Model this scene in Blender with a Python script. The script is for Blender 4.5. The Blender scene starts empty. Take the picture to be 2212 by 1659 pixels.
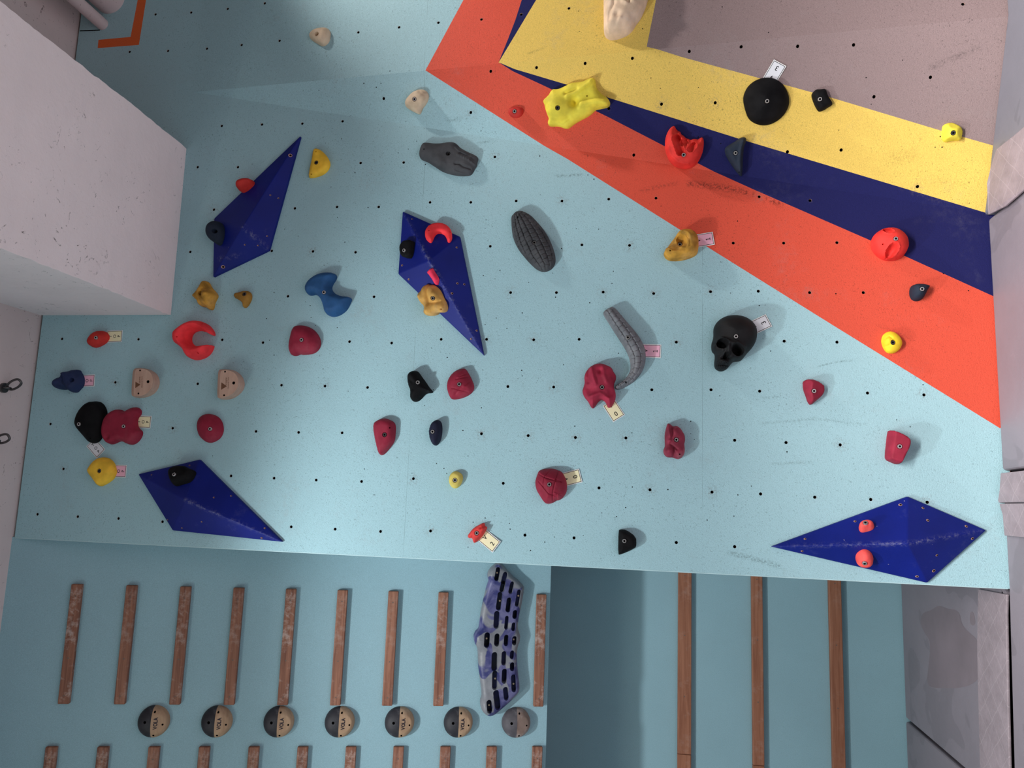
import bpy, bmesh, math, random
import numpy as np
from mathutils import Vector, Matrix
from mathutils.geometry import delaunay_2d_cdt

SC = bpy.context.scene
COL = SC.collection
random.seed(7)

# ------------------------------------------------------------------ camera, light, exposure
# Room frame used for measuring: p = (down, left, in) in metres.  The climbing wall is the plane in = 0,
# down = 0 is 1.9 m above the crash mats.  World: X = -left, Y = in, Z = 1.9 - down.
FOC, CU, CV = 1650.0, 1106.0, 829.5
RC = np.array([[0.9866706652601106, -0.036126455947041086, 0.15866908172632233],
               [0.012446250072252758, 0.9889433063887332, 0.14777086183702376],
               [-0.16225316383450522, -0.14382633948489515, 0.9762109889240459]])
CP = np.array([0.5493739263277246, 0.6507764634140164, -3.1358977272839104])

def W(p):
    return Vector((-p[1], p[2], 1.9 - p[0]))
def WD(d):
    return Vector((-d[1], d[2], -d[0]))

cam_data = bpy.data.cameras.new('camera')
cam = bpy.data.objects.new('camera', cam_data)
COL.objects.link(cam)
cam_data.sensor_width = 36.0
cam_data.lens = FOC / 2212.0 * 36.0
cam_data.clip_start = 0.02
cx_, cy_, cz_ = WD(RC[0]), WD(-RC[1]), WD(-RC[2])
cam.matrix_world = Matrix(((cx_.x, cy_.x, cz_.x, W(CP).x), (cx_.y, cy_.y, cz_.y, W(CP).y),
                           (cx_.z, cy_.z, cz_.z, W(CP).z), (0, 0, 0, 1)))
SC.camera = cam

world = bpy.data.worlds.new('hall')
SC.world = world
world.use_nodes = True
world.node_tree.nodes['Background'].inputs[0].default_value = (0.95, 0.92, 0.90, 1)
world.node_tree.nodes['Background'].inputs[1].default_value = 0.06

def area_lamp(name, p, size, size_y, power, color, to=None, spread=math.pi):
    l = bpy.data.lights.new(name, 'AREA')
    l.shape = 'RECTANGLE'; l.size = size; l.size_y = size_y
    l.energy = power; l.color = color; l.spread = spread
    o = bpy.data.objects.new(name, l); COL.objects.link(o)
    o.location = W(p)
    d = WD(np.array(to) - np.array(p)) if to is not None else Vector((0, 0, -1))
    o.rotation_euler = d.to_track_quat('-Z', 'Y').to_euler()
    return o
def spot_lamp(name, p, to, size, blend, power, color):
    l = bpy.data.lights.new(name, 'SPOT'); l.energy = power; l.color = color
    l.spot_size = math.radians(size); l.spot_blend = blend; l.shadow_soft_size = 0.085
    o = bpy.data.objects.new(name, l); COL.objects.link(o); o.location = W(p)
    o.rotation_euler = WD(np.array(to) - np.array(p)).to_track_quat('-Z', 'Y').to_euler()
    return o
# recessed ceiling downlights in front of the wall, a tube to the left, an added fill over the hall mats
spot_lamp('ceiling_downlight', (-2.14, 1.78, -1.95), (1.9, 1.40, -1.55), 123, 0.34, 295, (0.90, 0.965, 1.0))
spot_lamp('ceiling_downlight', (-2.14, -2.75, -1.15), (0.75, -1.65, 0.0), 60, 0.85, 300, (1.0, 0.96, 0.92))
area_lamp('ceiling_tube_light', (-2.2, 3.0, -2.6), 0.25, 1.3, 52, (1.0, 0.98, 0.88))
area_lamp('hall_bounce_fill', (-2.2, 0.0, -4.3), 2.6, 0.4, 900, (1.0, 0.96, 0.94), spread=math.radians(110))  # added, unseen lamp: the mats bounce its light up to beam and ceiling

vs = SC.view_settings
SC.display_settings.display_device = 'sRGB'
vs.view_transform = 'Standard'
vs.look = 'None'
vs.exposure = 0.0
vs.gamma = 1.0
vs.use_curve_mapping = False

# ------------------------------------------------------------------ measuring helpers
def ray(u, v):
    return RC.T @ np.array([(u - CU) / FOC, (v - CV) / FOC, 1.0])
def on_plane(u, v, O, n):
    d = ray(u, v)
    return CP + d * (np.dot(np.array(O) - CP, n) / np.dot(d, n))

P0 = np.array([-1.578, -1.2107]); B1 = np.array([1.896, -0.5165]); M1 = np.array([1.9, -1.174])
_a = np.linalg.solve(np.array([B1 - P0, M1 - P0]), np.array([0.0, -0.276]))
K3 = -0.276 / (1.9 - P0[0])
def zw(x, y):
    """depth of the folded climbing wall: flat panel, narrow folded triangle, outer panel"""
    z2 = _a[0] * (x - P0[0]) + _a[1] * (y - P0[1])
    z3 = K3 * (x - P0[0])
    return min(0.0, max(z2, z3))
N_MAIN = np.array([0, 0, -1.0])
N_F2 = np.array([_a[0], _a[1], -1.0]); N_F2 /= np.linalg.norm(N_F2)
N_F3 = np.array([K3, 0, -1.0]); N_F3 /= np.linalg.norm(N_F3)
def wall_normal(x, y):
    z2 = _a[0] * (x - P0[0]) + _a[1] * (y - P0[1]); z3 = K3 * (x - P0[0])
    if max(z2, z3) >= 0: return N_MAIN
    return N_F2 if z2 > z3 else N_F3
def wall_hit(u, v):
    d = ray(u, v); k = (0 - CP[2]) / d[2]
    for _ in range(40):
        p = CP + d * k
        k = (zw(p[0], p[1]) - CP[2]) / d[2]
    return CP + d * k
GC = 0.285                                    # lean of the training board
N_CAMP = np.array([GC, 0, -1.0]); N_CAMP /= np.linalg.norm(N_CAMP)
O_CAMP = np.array([-2.25, 0, 0.0])
def camp_hit(u, v): return on_plane(u, v, O_CAMP, N_CAMP)
def floor_hit(u, v, h=0.0): return on_plane(u, v, (1.9 - h, 0, 0), np.array([1.0, 0, 0]))
def zt(x0, y0, s, pts):
    return [(x0 + a / s, y0 + b / s) for a, b in pts]

class Frame:
    """surface frame: origin O, outward normal n, e1 runs down the surface"""
    def __init__(self, O, n):
        self.O = np.array(O, float); self.n = np.array(n, float)
        e1 = np.array([1.0, 0, 0]) - self.n * self.n[0]
        if np.linalg.norm(e1) < 0.2: e1 = np.array([0, 1.0, 0]) - self.n * self.n[1]
        self.e1 = e1 / np.linalg.norm(e1)
        self.e2 = np.cross(self.n, self.e1)
    def px(self, u, v, off=0.0):
        p = on_plane(u, v, self.O + self.n * off, self.n) - self.O
        return np.array([p @ self.e1, p @ self.e2])
    def pt(self, s, t, h=0.0):
        return self.O + self.e1 * s + self.e2 * t + self.n * h
    def matrix(self):
        a, b, c, o = WD(self.e1), WD(self.e2), WD(self.n), W(self.O)
        return Matrix(((a.x, b.x, c.x, o.x), (a.y, b.y, c.y, o.y), (a.z, b.z, c.z, o.z), (0, 0, 0, 1)))

# ------------------------------------------------------------------ objects
def link(o, parent=None, mw=None):
    COL.objects.link(o)
    if parent is not None: o.parent = parent
    if mw is not None:
        if parent is None: o.matrix_world = mw
        else: o.matrix_local = mw
    return o
def tag(o, label, cat, group=None, kind=None):
    if label: o['label'] = label
    if cat: o['category'] = cat
    if group: o['group'] = group
    if kind: o['kind'] = kind
    return o
def empty(name, mw):
    o = bpy.data.objects.new(name, None)
    o.empty_display_size = 0.03
    return link(o, None, mw)
def mesh_obj(name, V, F, mats, parent=None, mw=None, mi=None, smooth=True, sharp=50, attr=None):
    me = bpy.data.meshes.new(name)
    me.from_pydata([tuple(float(c) for c in v) for v in V], [], [tuple(int(i) for i in f) for f in F])
    for m in (mats if isinstance(mats, (list, tuple)) else [mats]): me.materials.append(m)
    if mi is not None: me.polygons.foreach_set('material_index', [int(i) for i in mi])
    if attr:
        for an, vals in attr.items():
            at = me.attributes.new(an, 'FLOAT', 'POINT'); at.data.foreach_set('value', [float(x) for x in vals])
    bm = bmesh.new(); bm.from_mesh(me)
    if attr is None: bmesh.ops.remove_doubles(bm, verts=bm.verts, dist=1e-6)
    for f in bm.faces: f.smooth = smooth
    if smooth:
        th = math.radians(sharp)
        for e in bm.edges:
            if len(e.link_faces) == 2 and e.calc_face_angle(0) > th: e.smooth = False
    bm.to_mesh(me); bm.free(); me.update()
    return link(bpy.data.objects.new(name, me), parent, mw)
def bevel(o, w, seg=2, ang=30):
    m = o.modifiers.new('bevel', 'BEVEL'); m.width = w; m.segments = seg
    m.limit_method = 'ANGLE'; m.angle_limit = math.radians(ang)
    return o
def box_vf(a, b):
    x0, y0, z0 = a; x1, y1, z1 = b
    V = [(x0,y0,z0),(x1,y0,z0),(x1,y1,z0),(x0,y1,z0),(x0,y0,z1),(x1,y0,z1),(x1,y1,z1),(x0,y1,z1)]
    F = [(0,3,2,1),(4,5,6,7),(0,1,5,4),(1,2,6,5),(2,3,7,6),(3,0,4,7)]
    return V, F
def join_vf(parts):
    V, F, M = [], [], []
    for v, f, m in parts:
        o = len(V); V += list(v); F += [tuple(i + o for i in q) for q in f]; M += [m] * len(f)
    return V, F, M
def poly_slab(pts3, d):
    """closed slab from a polygon of world points, extruded by world vector d"""
    n = len(pts3); V = [Vector(p) for p in pts3] + [Vector(p) + Vector(d) for p in pts3]
    F = [tuple(range(n)), tuple(range(2 * n - 1, n - 1, -1))]
    F += [(i, i + n, (i + 1) % n + n, (i + 1) % n) for i in range(n)]
    return V, F
def fix_normals(o):
    bm = bmesh.new(); bm.from_mesh(o.data); bmesh.ops.recalc_face_normals(bm, faces=bm.faces); bm.to_mesh(o.data); bm.free()
    return o

# ------------------------------------------------------------------ materials
MATS = {}
def lin(c):
    return tuple((x / 255 / 12.92) if x <= 10 else ((x / 255 + 0.055) / 1.055) ** 2.4 for x in c)
class NT:
    def __init__(s, name):
        s.m = bpy.data.materials.new(name); s.m.use_nodes = True; s.t = s.m.node_tree
        s.b = s.t.nodes['Principled BSDF']; s.co = s.n('ShaderNodeTexCoord').outputs['Object']
    def n(s, k, **kw):
        x = s.t.nodes.new(k)
        for a, v in kw.items(): setattr(x, a, v)
        return x
    def l(s, a, b): s.t.links.new(a, b)
    def noise(s, scale, detail=3, rough=0.5, vec=None, dist=0.0):
        x = s.n('ShaderNodeTexNoise'); x.inputs['Scale'].default_value = scale; x.inputs['Detail'].default_value = detail
        x.inputs['Roughness'].default_value = rough; x.inputs['Distortion'].default_value = dist
        s.l(vec if vec is not None else s.co, x.inputs['Vector']); return x.outputs['Fac']
    def ramp(s, fac, a, b, ca=0.0, cb=1.0):
        x = s.n('ShaderNodeMapRange'); x.inputs['From Min'].default_value = a; x.inputs['From Max'].default_value = b
        x.inputs['To Min'].default_value = ca; x.inputs['To Max'].default_value = cb; x.clamp = True
        s.l(fac, x.inputs['Value']); return x.outputs['Result']
    def math(s, op, a, b=None):
        x = s.n('ShaderNodeMath', operation=op)
        for i, q in enumerate((a, b)):
            if q is None: continue
            if isinstance(q, (int, float)): x.inputs[i].default_value = q
            else: s.l(q, x.inputs[i])
        return x.outputs[0]
    def mix(s, fac, a, b):
        x = s.n('ShaderNodeMix', data_type='RGBA')
        if isinstance(fac, (int, float)): x.inputs[0].default_value = fac
        else: s.l(fac, x.inputs[0])
        for i, q in ((6, a), (7, b)):
            if isinstance(q, tuple): x.inputs[i].default_value = (*q[:3], 1)
            else: s.l(q, x.inputs[i])
        return x.outputs[2]
    def attr(s, name): return s.n('ShaderNodeAttribute', attribute_name=name).outputs['Fac']
    def bump(s, h, strength, dist):
        x = s.n('ShaderNodeBump'); x.inputs['Strength'].default_value = strength; x.inputs['Distance'].default_value = dist
        s.l(h, x.inputs['Height']); s.l(x.outputs[0], s.b.inputs['Normal'])
    def col(s, c):
        if isinstance(c, tuple): s.b.inputs['Base Color'].default_value = (*c[:3], 1)
        else: s.l(c, s.b.inputs['Base Color'])
    def rough(s, r, spec=0.4):
        s.b.inputs['Roughness'].default_value = r; s.b.inputs['Specular IOR Level'].default_value = spec

def hold_mat(name, c, rough=0.72, chalk=0.0, grain=420, gs=0.35, spec=0.35, var=0.18):
    if name in MATS: return MATS[name]
    t = NT(name)
    dark = tuple(x * (1 - var) for x in c); lite = tuple(min(1, x * (1 + var * 0.6) + 0.004) for x in c)
    col = t.mix(t.ramp(t.noise(22, 4), 0.35, 0.65), dark, lite)
    if chalk > 0:
        k = t.ramp(t.noise(9, 6, 0.65), 0.52, 0.78, 0, chalk)
        col = t.mix(k, col, (0.62, 0.58, 0.57))
    t.col(col); t.rough(rough, spec)
    t.bump(t.noise(grain, 3, 0.6), gs, 0.0012)
    MATS[name] = t.m; return t.m

def wall_mat(name, c, strength=0.55, chip=0.0, chipcol=(0.03, 0.035, 0.04), seams=False, rough=0.62, pits=1.0):
    t = NT(name)
    big = t.ramp(t.noise(1.3, 5, 0.6), 0.3, 0.7)
    col = t.mix(big, tuple(x * 0.93 for x in c), tuple(min(1, x * 1.05) for x in c))
    fine = t.noise(150, 5, 0.66, dist=1.1)
    fine2 = t.noise(420, 2, 0.5)
    # pits and flecks in the sprayed grit paint are coloured darker than the rest
    area = t.ramp(t.noise(2.6, 4, 0.65), 0.36, 0.66)
    pit = t.ramp(fine, 0.405, 0.355, 0, 1)
    col = t.mix(t.math('MULTIPLY', pit, t.ramp(area, 0, 1, 0.22 * pits, 0.85 * pits)), col, tuple(x * 0.36 for x in c))
    grit = t.ramp(fine2, 0.42, 0.60, 0.90, 1.07)
    gm = t.n('ShaderNodeVectorMath', operation='SCALE'); t.l(col, gm.inputs[0]); t.l(grit, gm.inputs['Scale']); col = gm.outputs[0]
    # grime left by hands and shoes in loose clouds
    gr = t.math('MULTIPLY', t.ramp(t.noise(3.4, 6, 0.7), 0.54, 0.72), t.ramp(t.noise(34, 5, 0.75), 0.44, 0.64, 0, 0.30 * pits))
    col = t.mix(gr, col, (0.30, 0.27, 0.27))
    if chip > 0:
        k = t.ramp(t.noise(75, 5, 0.8, dist=1.5), 0.625, 0.665, 0, chip)
        col = t.mix(t.math('MULTIPLY', k, area), col, chipcol)
    sm = t.ramp(t.noise(6, 6, 0.7), 0.66, 0.82, 0, 0.35)
    col = t.mix(sm, col, tuple(min(1, x * 1.05 + 0.07) for x in c))
    dirt = t.attr('dirt')
    dk = t.math('MULTIPLY', dirt, t.ramp(t.noise(85, 5, 0.85), 0.50, 0.60, 0, 0.75))
    col = t.mix(dk, col, (0.19, 0.155, 0.145))
    scuff = t.math('MULTIPLY', t.attr('scuff'), t.ramp(t.noise(110, 4, 0.75), 0.44, 0.60))
    col = t.mix(scuff, col, tuple(x * 0.22 for x in c))
    if seams:
        sx = t.n('ShaderNodeSeparateXYZ'); t.l(t.co, sx.inputs[0])
        tot = None
        for x0 in (-0.404, 0.808):
            dd = t.math('ABSOLUTE', t.math('SUBTRACT', sx.outputs['Z'], 1.9 - x0))
            m = t.ramp(dd, 0.0005, 0.0011, 1, 0)
            tot = m if tot is None else t.math('MAXIMUM', tot, m)
        br = t.ramp(t.noise(3.0, 2), 0.42, 0.58, 0.05, 0.55)
        col = t.mix(t.math('MULTIPLY', tot, br), col, tuple(x * 0.3 for x in c))
    t.col(col); t.rough(rough, 0.3)
    h = t.math('ADD', t.math('MULTIPLY', fine, 0.8), t.math('MULTIPLY', fine2, 0.22))
    t.bump(h, strength, 0.0055)
    return t.m

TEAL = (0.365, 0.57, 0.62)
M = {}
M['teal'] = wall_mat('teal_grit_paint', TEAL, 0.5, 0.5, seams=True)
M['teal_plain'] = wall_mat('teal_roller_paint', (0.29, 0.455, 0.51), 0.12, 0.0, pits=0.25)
M['orange'] = wall_mat('orange_grit_paint', (0.72, 0.085, 0.045), 0.5, 0.25)
M['mark'] = wall_mat('orange_stripe_paint', (0.70, 0.125, 0.028), 0.3, 0.0, pits=0.3)
M['navy'] = wall_mat('navy_grit_paint', (0.008, 0.009, 0.085), 0.4, 0.0, rough=0.85, pits=0.3)
M['yellow'] = wall_mat('yellow_grit_paint', (0.84, 0.57, 0.12), 0.6, 0.8, (0.16, 0.10, 0.04))
M['mauve'] = wall_mat('mauve_grit_paint', (0.28, 0.20, 0.197), 0.4, 0.1)
M['plaster'] = None
def plaster(name, c, s=0.4):
    t = NT(name)
    col = t.mix(t.ramp(t.noise(1.6, 6, 0.65), 0.3, 0.7), tuple(x * 0.9 for x in c), c)
    k = t.ramp(t.noise(17, 5, 0.8, dist=2.0), 0.622, 0.645, 0, 0.8)
    k2 = t.ramp(t.noise(2.2, 3, 0.6), 0.40, 0.55)
    col = t.mix(t.math('MULTIPLY', k, k2), col, (0.10, 0.075, 0.06))
    t.col(col); t.rough(0.85, 0.2)
    t.bump(t.math('ADD', t.noise(14, 6, 0.6), t.math('MULTIPLY', t.noise(140, 3), 0.12)), s, 0.012)
    return t.m
M['plaster'] = plaster('pink_white_plaster', (0.90, 0.78, 0.78))
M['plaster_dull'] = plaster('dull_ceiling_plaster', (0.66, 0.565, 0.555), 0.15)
def plain(name, c, rough=0.6, spec=0.4, metal=0.0):
    t = NT(name); t.col(c); t.rough(rough, spec); t.b.inputs['Metallic'].default_value = metal
    return t.m
M['black'] = plain('dark_void', (0.004, 0.004, 0.005), 0.9, 0.1)
M['steel'] = plain('zinc_steel', (0.55, 0.53, 0.52), 0.35, 0.5, 0.85)
M['darksteel'] = plain('dark_steel', (0.09, 0.085, 0.085), 0.4, 0.5, 0.7)
M['raw'] = plain('raw_hole_edge', (0.46, 0.27, 0.20), 0.8, 0.2)
def wood_mat(name, a, b, chalk=0.15, sc=1.0):
    t = NT(name)
    mp = t.n('ShaderNodeMapping'); mp.inputs['Scale'].default_value = (34 * sc, 1.6, 34 * sc); t.l(t.co, mp.inputs[0])
    rnd = t.n('ShaderNodeObjectInfo').outputs['Random']
    off = t.n('ShaderNodeCombineXYZ'); t.l(t.math('MULTIPLY', rnd, 37.0), off.inputs[0]); t.l(t.math('MULTIPLY', rnd, 11.0), off.inputs[1])
    t.l(off.outputs[0], mp.inputs['Location'])
    f = t.noise(2.0, 5, 0.6, mp.outputs[0], 0.8)
    col = t.mix(t.ramp(f, 0.35, 0.66), a, b)
    k = t.ramp(t.noise(16, 5, 0.7), 0.54, 0.76, 0, 1.0)
    k = t.math('MULTIPLY', k, t.ramp(rnd, 0.0, 1.0, chalk * 0.3, chalk * 1.8))
    col = t.mix(k, col, (0.62, 0.52, 0.47))
    t.col(col); t.rough(0.55, 0.35); t.bump(f, 0.15, 0.002)
    return t.m
M['redwood'] = wood_mat('reddish_softwood', (0.165, 0.062, 0.038), (0.32, 0.14, 0.085), 0.45)
M['rail'] = wood_mat('rail_softwood', (0.25, 0.088, 0.045), (0.36, 0.145, 0.08), 0.15)
M['palewood'] = wood_mat('pale_maple', (0.48, 0.30, 0.225), (0.57, 0.375, 0.285), 0.3, 0.4)
M['logo'] = plain('burnt_logo', (0.16, 0.075, 0.045), 0.8, 0.1)
def volume_mat():
    t = NT('blue_volume_paint')
    c = (0.0035, 0.011, 0.165)
    col = t.mix(t.ramp(t.noise(5, 4), 0.3, 0.7), tuple(x * 0.85 for x in c), tuple(x * 1.15 for x in c))
    k = t.ramp(t.noise(7, 8, 0.75), 0.60, 0.85, 0, 0.16)
    col = t.mix(k, col, (0.26, 0.27, 0.40))
    w = t.math('MULTIPLY', t.attr('wear'), t.ramp(t.noise(60, 5, 0.8), 0.47, 0.72))
    col = t.mix(w, col, (0.26, 0.26, 0.36))
    sp = t.ramp(t.noise(60, 2, 0.5), 0.77, 0.79, 0, 0.5)
    col = t.mix(sp, col, (0.55, 0.52, 0.55))
    t.col(col); t.rough(0.5, 0.22)
    t.bump(t.noise(330, 3, 0.6), 0.3, 0.0015)
    return t.m
M['volume'] = volume_mat()
def mat_vinyl(name, c):
    t = NT(name)
    col = t.mix(t.ramp(t.noise(2.5, 5, 0.6), 0.3, 0.7), tuple(x * 0.9 for x in c), tuple(x * 1.06 for x in c))
    k = t.ramp(t.noise(3.3, 2, 0.4, dist=1.5), 0.585, 0.60, 0, 0.28)
    col = t.mix(k, col, tuple(x * 0.55 for x in c))
    st = t.attr('stain'); sn = t.math('MULTIPLY', t.ramp(st, 0.45, 0.55), 0.4)
    col = t.mix(sn, col, tuple(x * 0.5 for x in c))
    cr = t.ramp(t.noise(9, 6, 0.75, dist=1.0), 0.60, 0.72, 0, 0.22)
    col = t.mix(cr, col, tuple(min(1, x * 1.5) for x in c))
    t.col(col); t.rough(0.48, 0.35)
    t.bump(t.math('ADD', t.noise(5, 4, 0.6), t.math('MULTIPLY', t.noise(260, 2), 0.06)), 0.4, 0.01)
    return t.m
M['vinyl'] = mat_vinyl('grey_mauve_vinyl', (0.20, 0.175, 0.20))
M['vinyl_blue'] = mat_vinyl('blue_grey_vinyl', (0.155, 0.153, 0.18))
def flap_mat():
    t = NT('stitched_vinyl_flap')
    c = (0.25, 0.205, 0.225)
    x = t.n('ShaderNodeSeparateXYZ'); t.l(t.co, x.inputs[0])
    col = t.mix(t.ramp(t.noise(12, 6, 0.7), 0.35, 0.7), tuple(q * 0.86 for q in c), tuple(q * 1.15 for q in c))
    tot = None
    for sx, sy in ((1, 1), (1, -1)):
        a = t.math('ADD', t.math('MULTIPLY', x.outputs['X'], 9.5 * sx), t.math('MULTIPLY', x.outputs['Y'], 9.5 * sy))
        a = t.math('ADD', a, t.math('MULTIPLY', t.noise(7, 3), 0.45))
        f = t.math('ABSOLUTE', t.math('SUBTRACT', t.math('FRACT', a), 0.5))
        m = t.ramp(f, 0.008, 0.03, 0.30, 0)
        tot = m if tot is None else t.math('MAXIMUM', tot, m)
    col = t.mix(tot, col, (0.42, 0.36, 0.38))
    t.col(col); t.rough(0.6, 0.3); t.bump(t.noise(40, 5, 0.7), 0.4, 0.006)
    return t.m
M['flap'] = flap_mat()
# ------------------------------------------------------------------ shape builders
def chaikin(P, n):
    P = [np.array(p, float) for p in P]
    for _ in range(n):
        Q = []
        for i in range(len(P)):
            a, b = P[i], P[(i + 1) % len(P)]
            Q += [a * 0.75 + b * 0.25, a * 0.25 + b * 0.75]
        P = Q
    return P
def resample(P, step):
    out = []
    for i in range(len(P)):
        a, b = P[i], P[(i + 1) % len(P)]
        n = max(1, int(round(np.linalg.norm(b - a) / step)))
        for k in range(n): out.append(a + (b - a) * k / n)
    return out
def seg_dist(X, A, B):
    """X (n,2) to segments A->B (m,2): distance and running parameter"""
    d = B - A; L = (d * d).sum(1) + 1e-12
    t = np.clip(((X[:, None] - A[None]) * d[None]).sum(2) / L[None], 0, 1)
    q = A[None] + d[None] * t[..., None]
    D = np.sqrt(((X[:, None] - q) ** 2).sum(2))
    return D, t
def inside(X, P):
    P = np.array(P); x, y = X[:, 0], X[:, 1]; r = np.zeros(len(X), bool); j = len(P) - 1
    for i in range(len(P)):
        c = ((P[i, 1] > y) != (P[j, 1] > y)) & (x < (P[j, 0] - P[i, 0]) * (y - P[i, 1]) / (P[j, 1] - P[i, 1] + 1e-15) + P[i, 0])
        r ^= c; j = i
    return r

class Relief:
    """solid lump on a surface: outline taken from the picture, height grown inwards, features pressed in"""
    def __init__(s, fr, outline, H, w, edge=0.006, power=2.0, smooth=2, grid=0.0045, off=None, feats=(), planes=(), tilt=None, holes=(), pitR=()):
        s.fr = fr
        off = H * 0.35 if off is None else off
        P = [fr.px(u, v, off) for u, v in outline]
        P = chaikin(P, smooth)
        area = sum(P[i][0] * P[(i + 1) % len(P)][1] - P[(i + 1) % len(P)][0] * P[i][1] for i in range(len(P)))
        if area < 0: P = P[::-1]
        s.P = resample(P, grid * 0.9)
        s.A = np.array(s.P); s.B = np.roll(s.A, -1, 0)
        s.H, s.w, s.edge, s.pw, s.feats, s.planes, s.tilt = H, w, edge, power, feats, planes, tilt
        s.c = s.A.mean(0)
        s.grid = grid
        s.holes = holes          # (u, v, r, depth)
    def height(s, X):
        X = np.array(X, float).reshape(-1, 2); out = np.zeros(len(X))
        for i in range(0, len(X), 400):
            D, _ = seg_dist(X[i:i + 400], s.A, s.B); out[i:i + 400] = D.min(1)
        t = np.clip(out / s.w, 0, 1)
        g = (1 - (1 - t) ** s.pw) ** (1 / s.pw)
        h = s.edge + (s.H - s.edge) * g
        if s.tilt is not None:
            h = s.edge + (h - s.edge) * np.clip(1 + ((X - s.c) @ np.array(s.tilt)), 0.15, 3)
        for pl in s.planes:       # three (u, v, h) points of a facet plane cut the lump
            Q = np.array([[*s.fr.px(u, v, hh), hh] for u, v, hh in pl])
            n = np.cross(Q[1] - Q[0], Q[2] - Q[0])
            if abs(n[2]) < 1e-9: continue
            hp = Q[0, 2] - ((X - Q[0, :2]) @ n[:2]) / n[2]
            h = np.minimum(h, np.maximum(hp, 0.002))
        for f in s.feats:
            k = f[0]
            if k == 'd':          # dent / dome: u, v, r_px, amount
                c = s.fr.px(f[1], f[2], s.H * 0.7); r = f[3] / 505.0
                h = h + f[4] * np.exp(-((X - c) ** 2).sum(1) / (r * r))
            elif k == 'g':        # groove / ridge along a polyline: pts, r_px, amount
                Q = np.array([s.fr.px(u, v, s.H * 0.7) for u, v in f[1]]); r = f[2] / 505.0
                D, _ = seg_dist(X, Q[:-1], Q[1:]); dd = D.min(1)
                h = h + f[3] * np.exp(-(dd / r) ** 2)
            elif k == 'slot':     # straight sided pocket: u0,v0,u1,v1,r_px,depth
                Q = np.array([s.fr.px(f[1], f[2], s.H), s.fr.px(f[3], f[4], s.H)]); r = f[5] / 480.0
                D, _ = seg_dist(X, Q[:1], Q[1:]); dd = D.min(1)
                h = h - f[6] * np.clip((r * 1.12 - dd) / (r * 0.22), 0, 1)
            elif k == 'pit':      # crisp hollow: u0,v0,u1,v1,r_px,depth
                Q = np.array([s.fr.px(f[1], f[2], s.H * .7), s.fr.px(f[3], f[4], s.H * .7)]); r = f[5] / 505.0
                D, _ = seg_dist(X, Q[:1], Q[1:]); q = np.clip(1 - D.min(1) / r, 0, 1)
                h = h - f[6] * (1 - (1 - q) ** 2.6)  + .004 * np.exp(-((D.min(1) - r * 1.12) / (r * .18)) ** 2)
            elif k == 'fn':
                h = f[1](s, X, h, out)
        return np.maximum(h, 0.0015)
    def build(s, name, mat, parent, mats=None, mifn=None, sharp=62):
        g = s.grid; lo, hi = s.A.min(0), s.A.max(0); pts = []
        ny = 0; y = lo[1]
        while y < hi[1]:
            x = lo[0] + (g * 0.5 if ny % 2 else 0)
            while x < hi[0]: pts.append((x, y)); x += g
            y += g * 0.866; ny += 1
        X = np.array(pts) if pts else np.zeros((0, 2))
        if len(X): X = X[inside(X, s.A)]
        if len(X):
            keep = np.ones(len(X), bool)
            for i in range(0, len(X), 400):
                D, _ = seg_dist(X[i:i + 400], s.A, s.B); keep[i:i + 400] = D.min(1) > g * 0.45
            X = X[keep]
        base = len(s.A); V2 = [tuple(a) for a in s.A]; E = [(i, (i + 1) % base) for i in range(base)]
        rings = []; s.hole_h = []
        for f in s.feats:
            if f[0] != 'slot': continue
            a, b = s.fr.px(f[1], f[2], s.H), s.fr.px(f[3], f[4], s.H); r = f[5] / 480.0
            d = b - a; L = np.linalg.norm(d); d /= L; nn = np.array([-d[1], d[0]])
            for rr in (r * 1.13, r * 0.89):
                k0 = len(V2); lp = []
                for t in np.linspace(-math.pi / 2, math.pi / 2, 9): lp.append(b + (d * math.cos(t) + nn * math.sin(t)) * rr)
                m_ = max(1, int(L / g))
                for q in range(1, m_): lp.append(b + nn * rr - d * L * q / m_)
                for t in np.linspace(math.pi / 2, 3 * math.pi / 2, 9): lp.append(a + (d * math.cos(t) + nn * math.sin(t)) * rr)
                for q in range(1, m_): lp.append(a - nn * rr + d * L * q / m_)
                V2 += [tuple(p) for p in lp]; E += [(k0 + q, k0 + (q + 1) % len(lp)) for q in range(len(lp))]
                if len(X):
                    LP = np.array(lp); D, _ = seg_dist(X, LP, np.roll(LP, -1, 0)); X = X[D.min(1) > g * 0.4]
        for (u, v, r, dep) in s.holes:
            c = s.fr.px(u, v, s.H * 0.8)
            hc = float(s.height([c])[0]); c = s.fr.px(u, v, hc); hc = float(s.height([c])[0])
            if len(X): X = X[((X - c) ** 2).sum(1) > (r * 1.25) ** 2]
            N = 14 if r > 0.006 else 8
            for rr, lev in ((r, 0), (r * 0.88, 1), (r * 0.4, 1)):
                k0 = len(V2)
                for k in range(N):
                    a = 2 * math.pi * k / N; V2.append((c[0] + rr * math.cos(a), c[1] + rr * math.sin(a)))
                E += [(k0 + k, k0 + (k + 1) % N) for k in range(N)]
                if lev: rings.append((k0, N, hc - dep))
            s.hole_h.append((c, hc, dep))
        n0 = len(V2); V2 += [tuple(x) for x in X]
        res = delaunay_2d_cdt([Vector(v) for v in V2], E, [], 1, 1e-7)
        vo, fo, orig = res[0], res[2], res[3]
        XY = np.array([(v.x, v.y) for v in vo])
        Hh = s.height(XY)
        onb = np.zeros(len(XY), bool)
        omap = {}
        for i, ol in enumerate(orig if len(orig) == len(XY) else []):
            for q in ol: omap[q] = i
        for k0, N, lev in rings:
            for k in range(N):
                if k0 + k in omap: Hh[omap[k0 + k]] = max(lev, 0.001)
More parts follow.
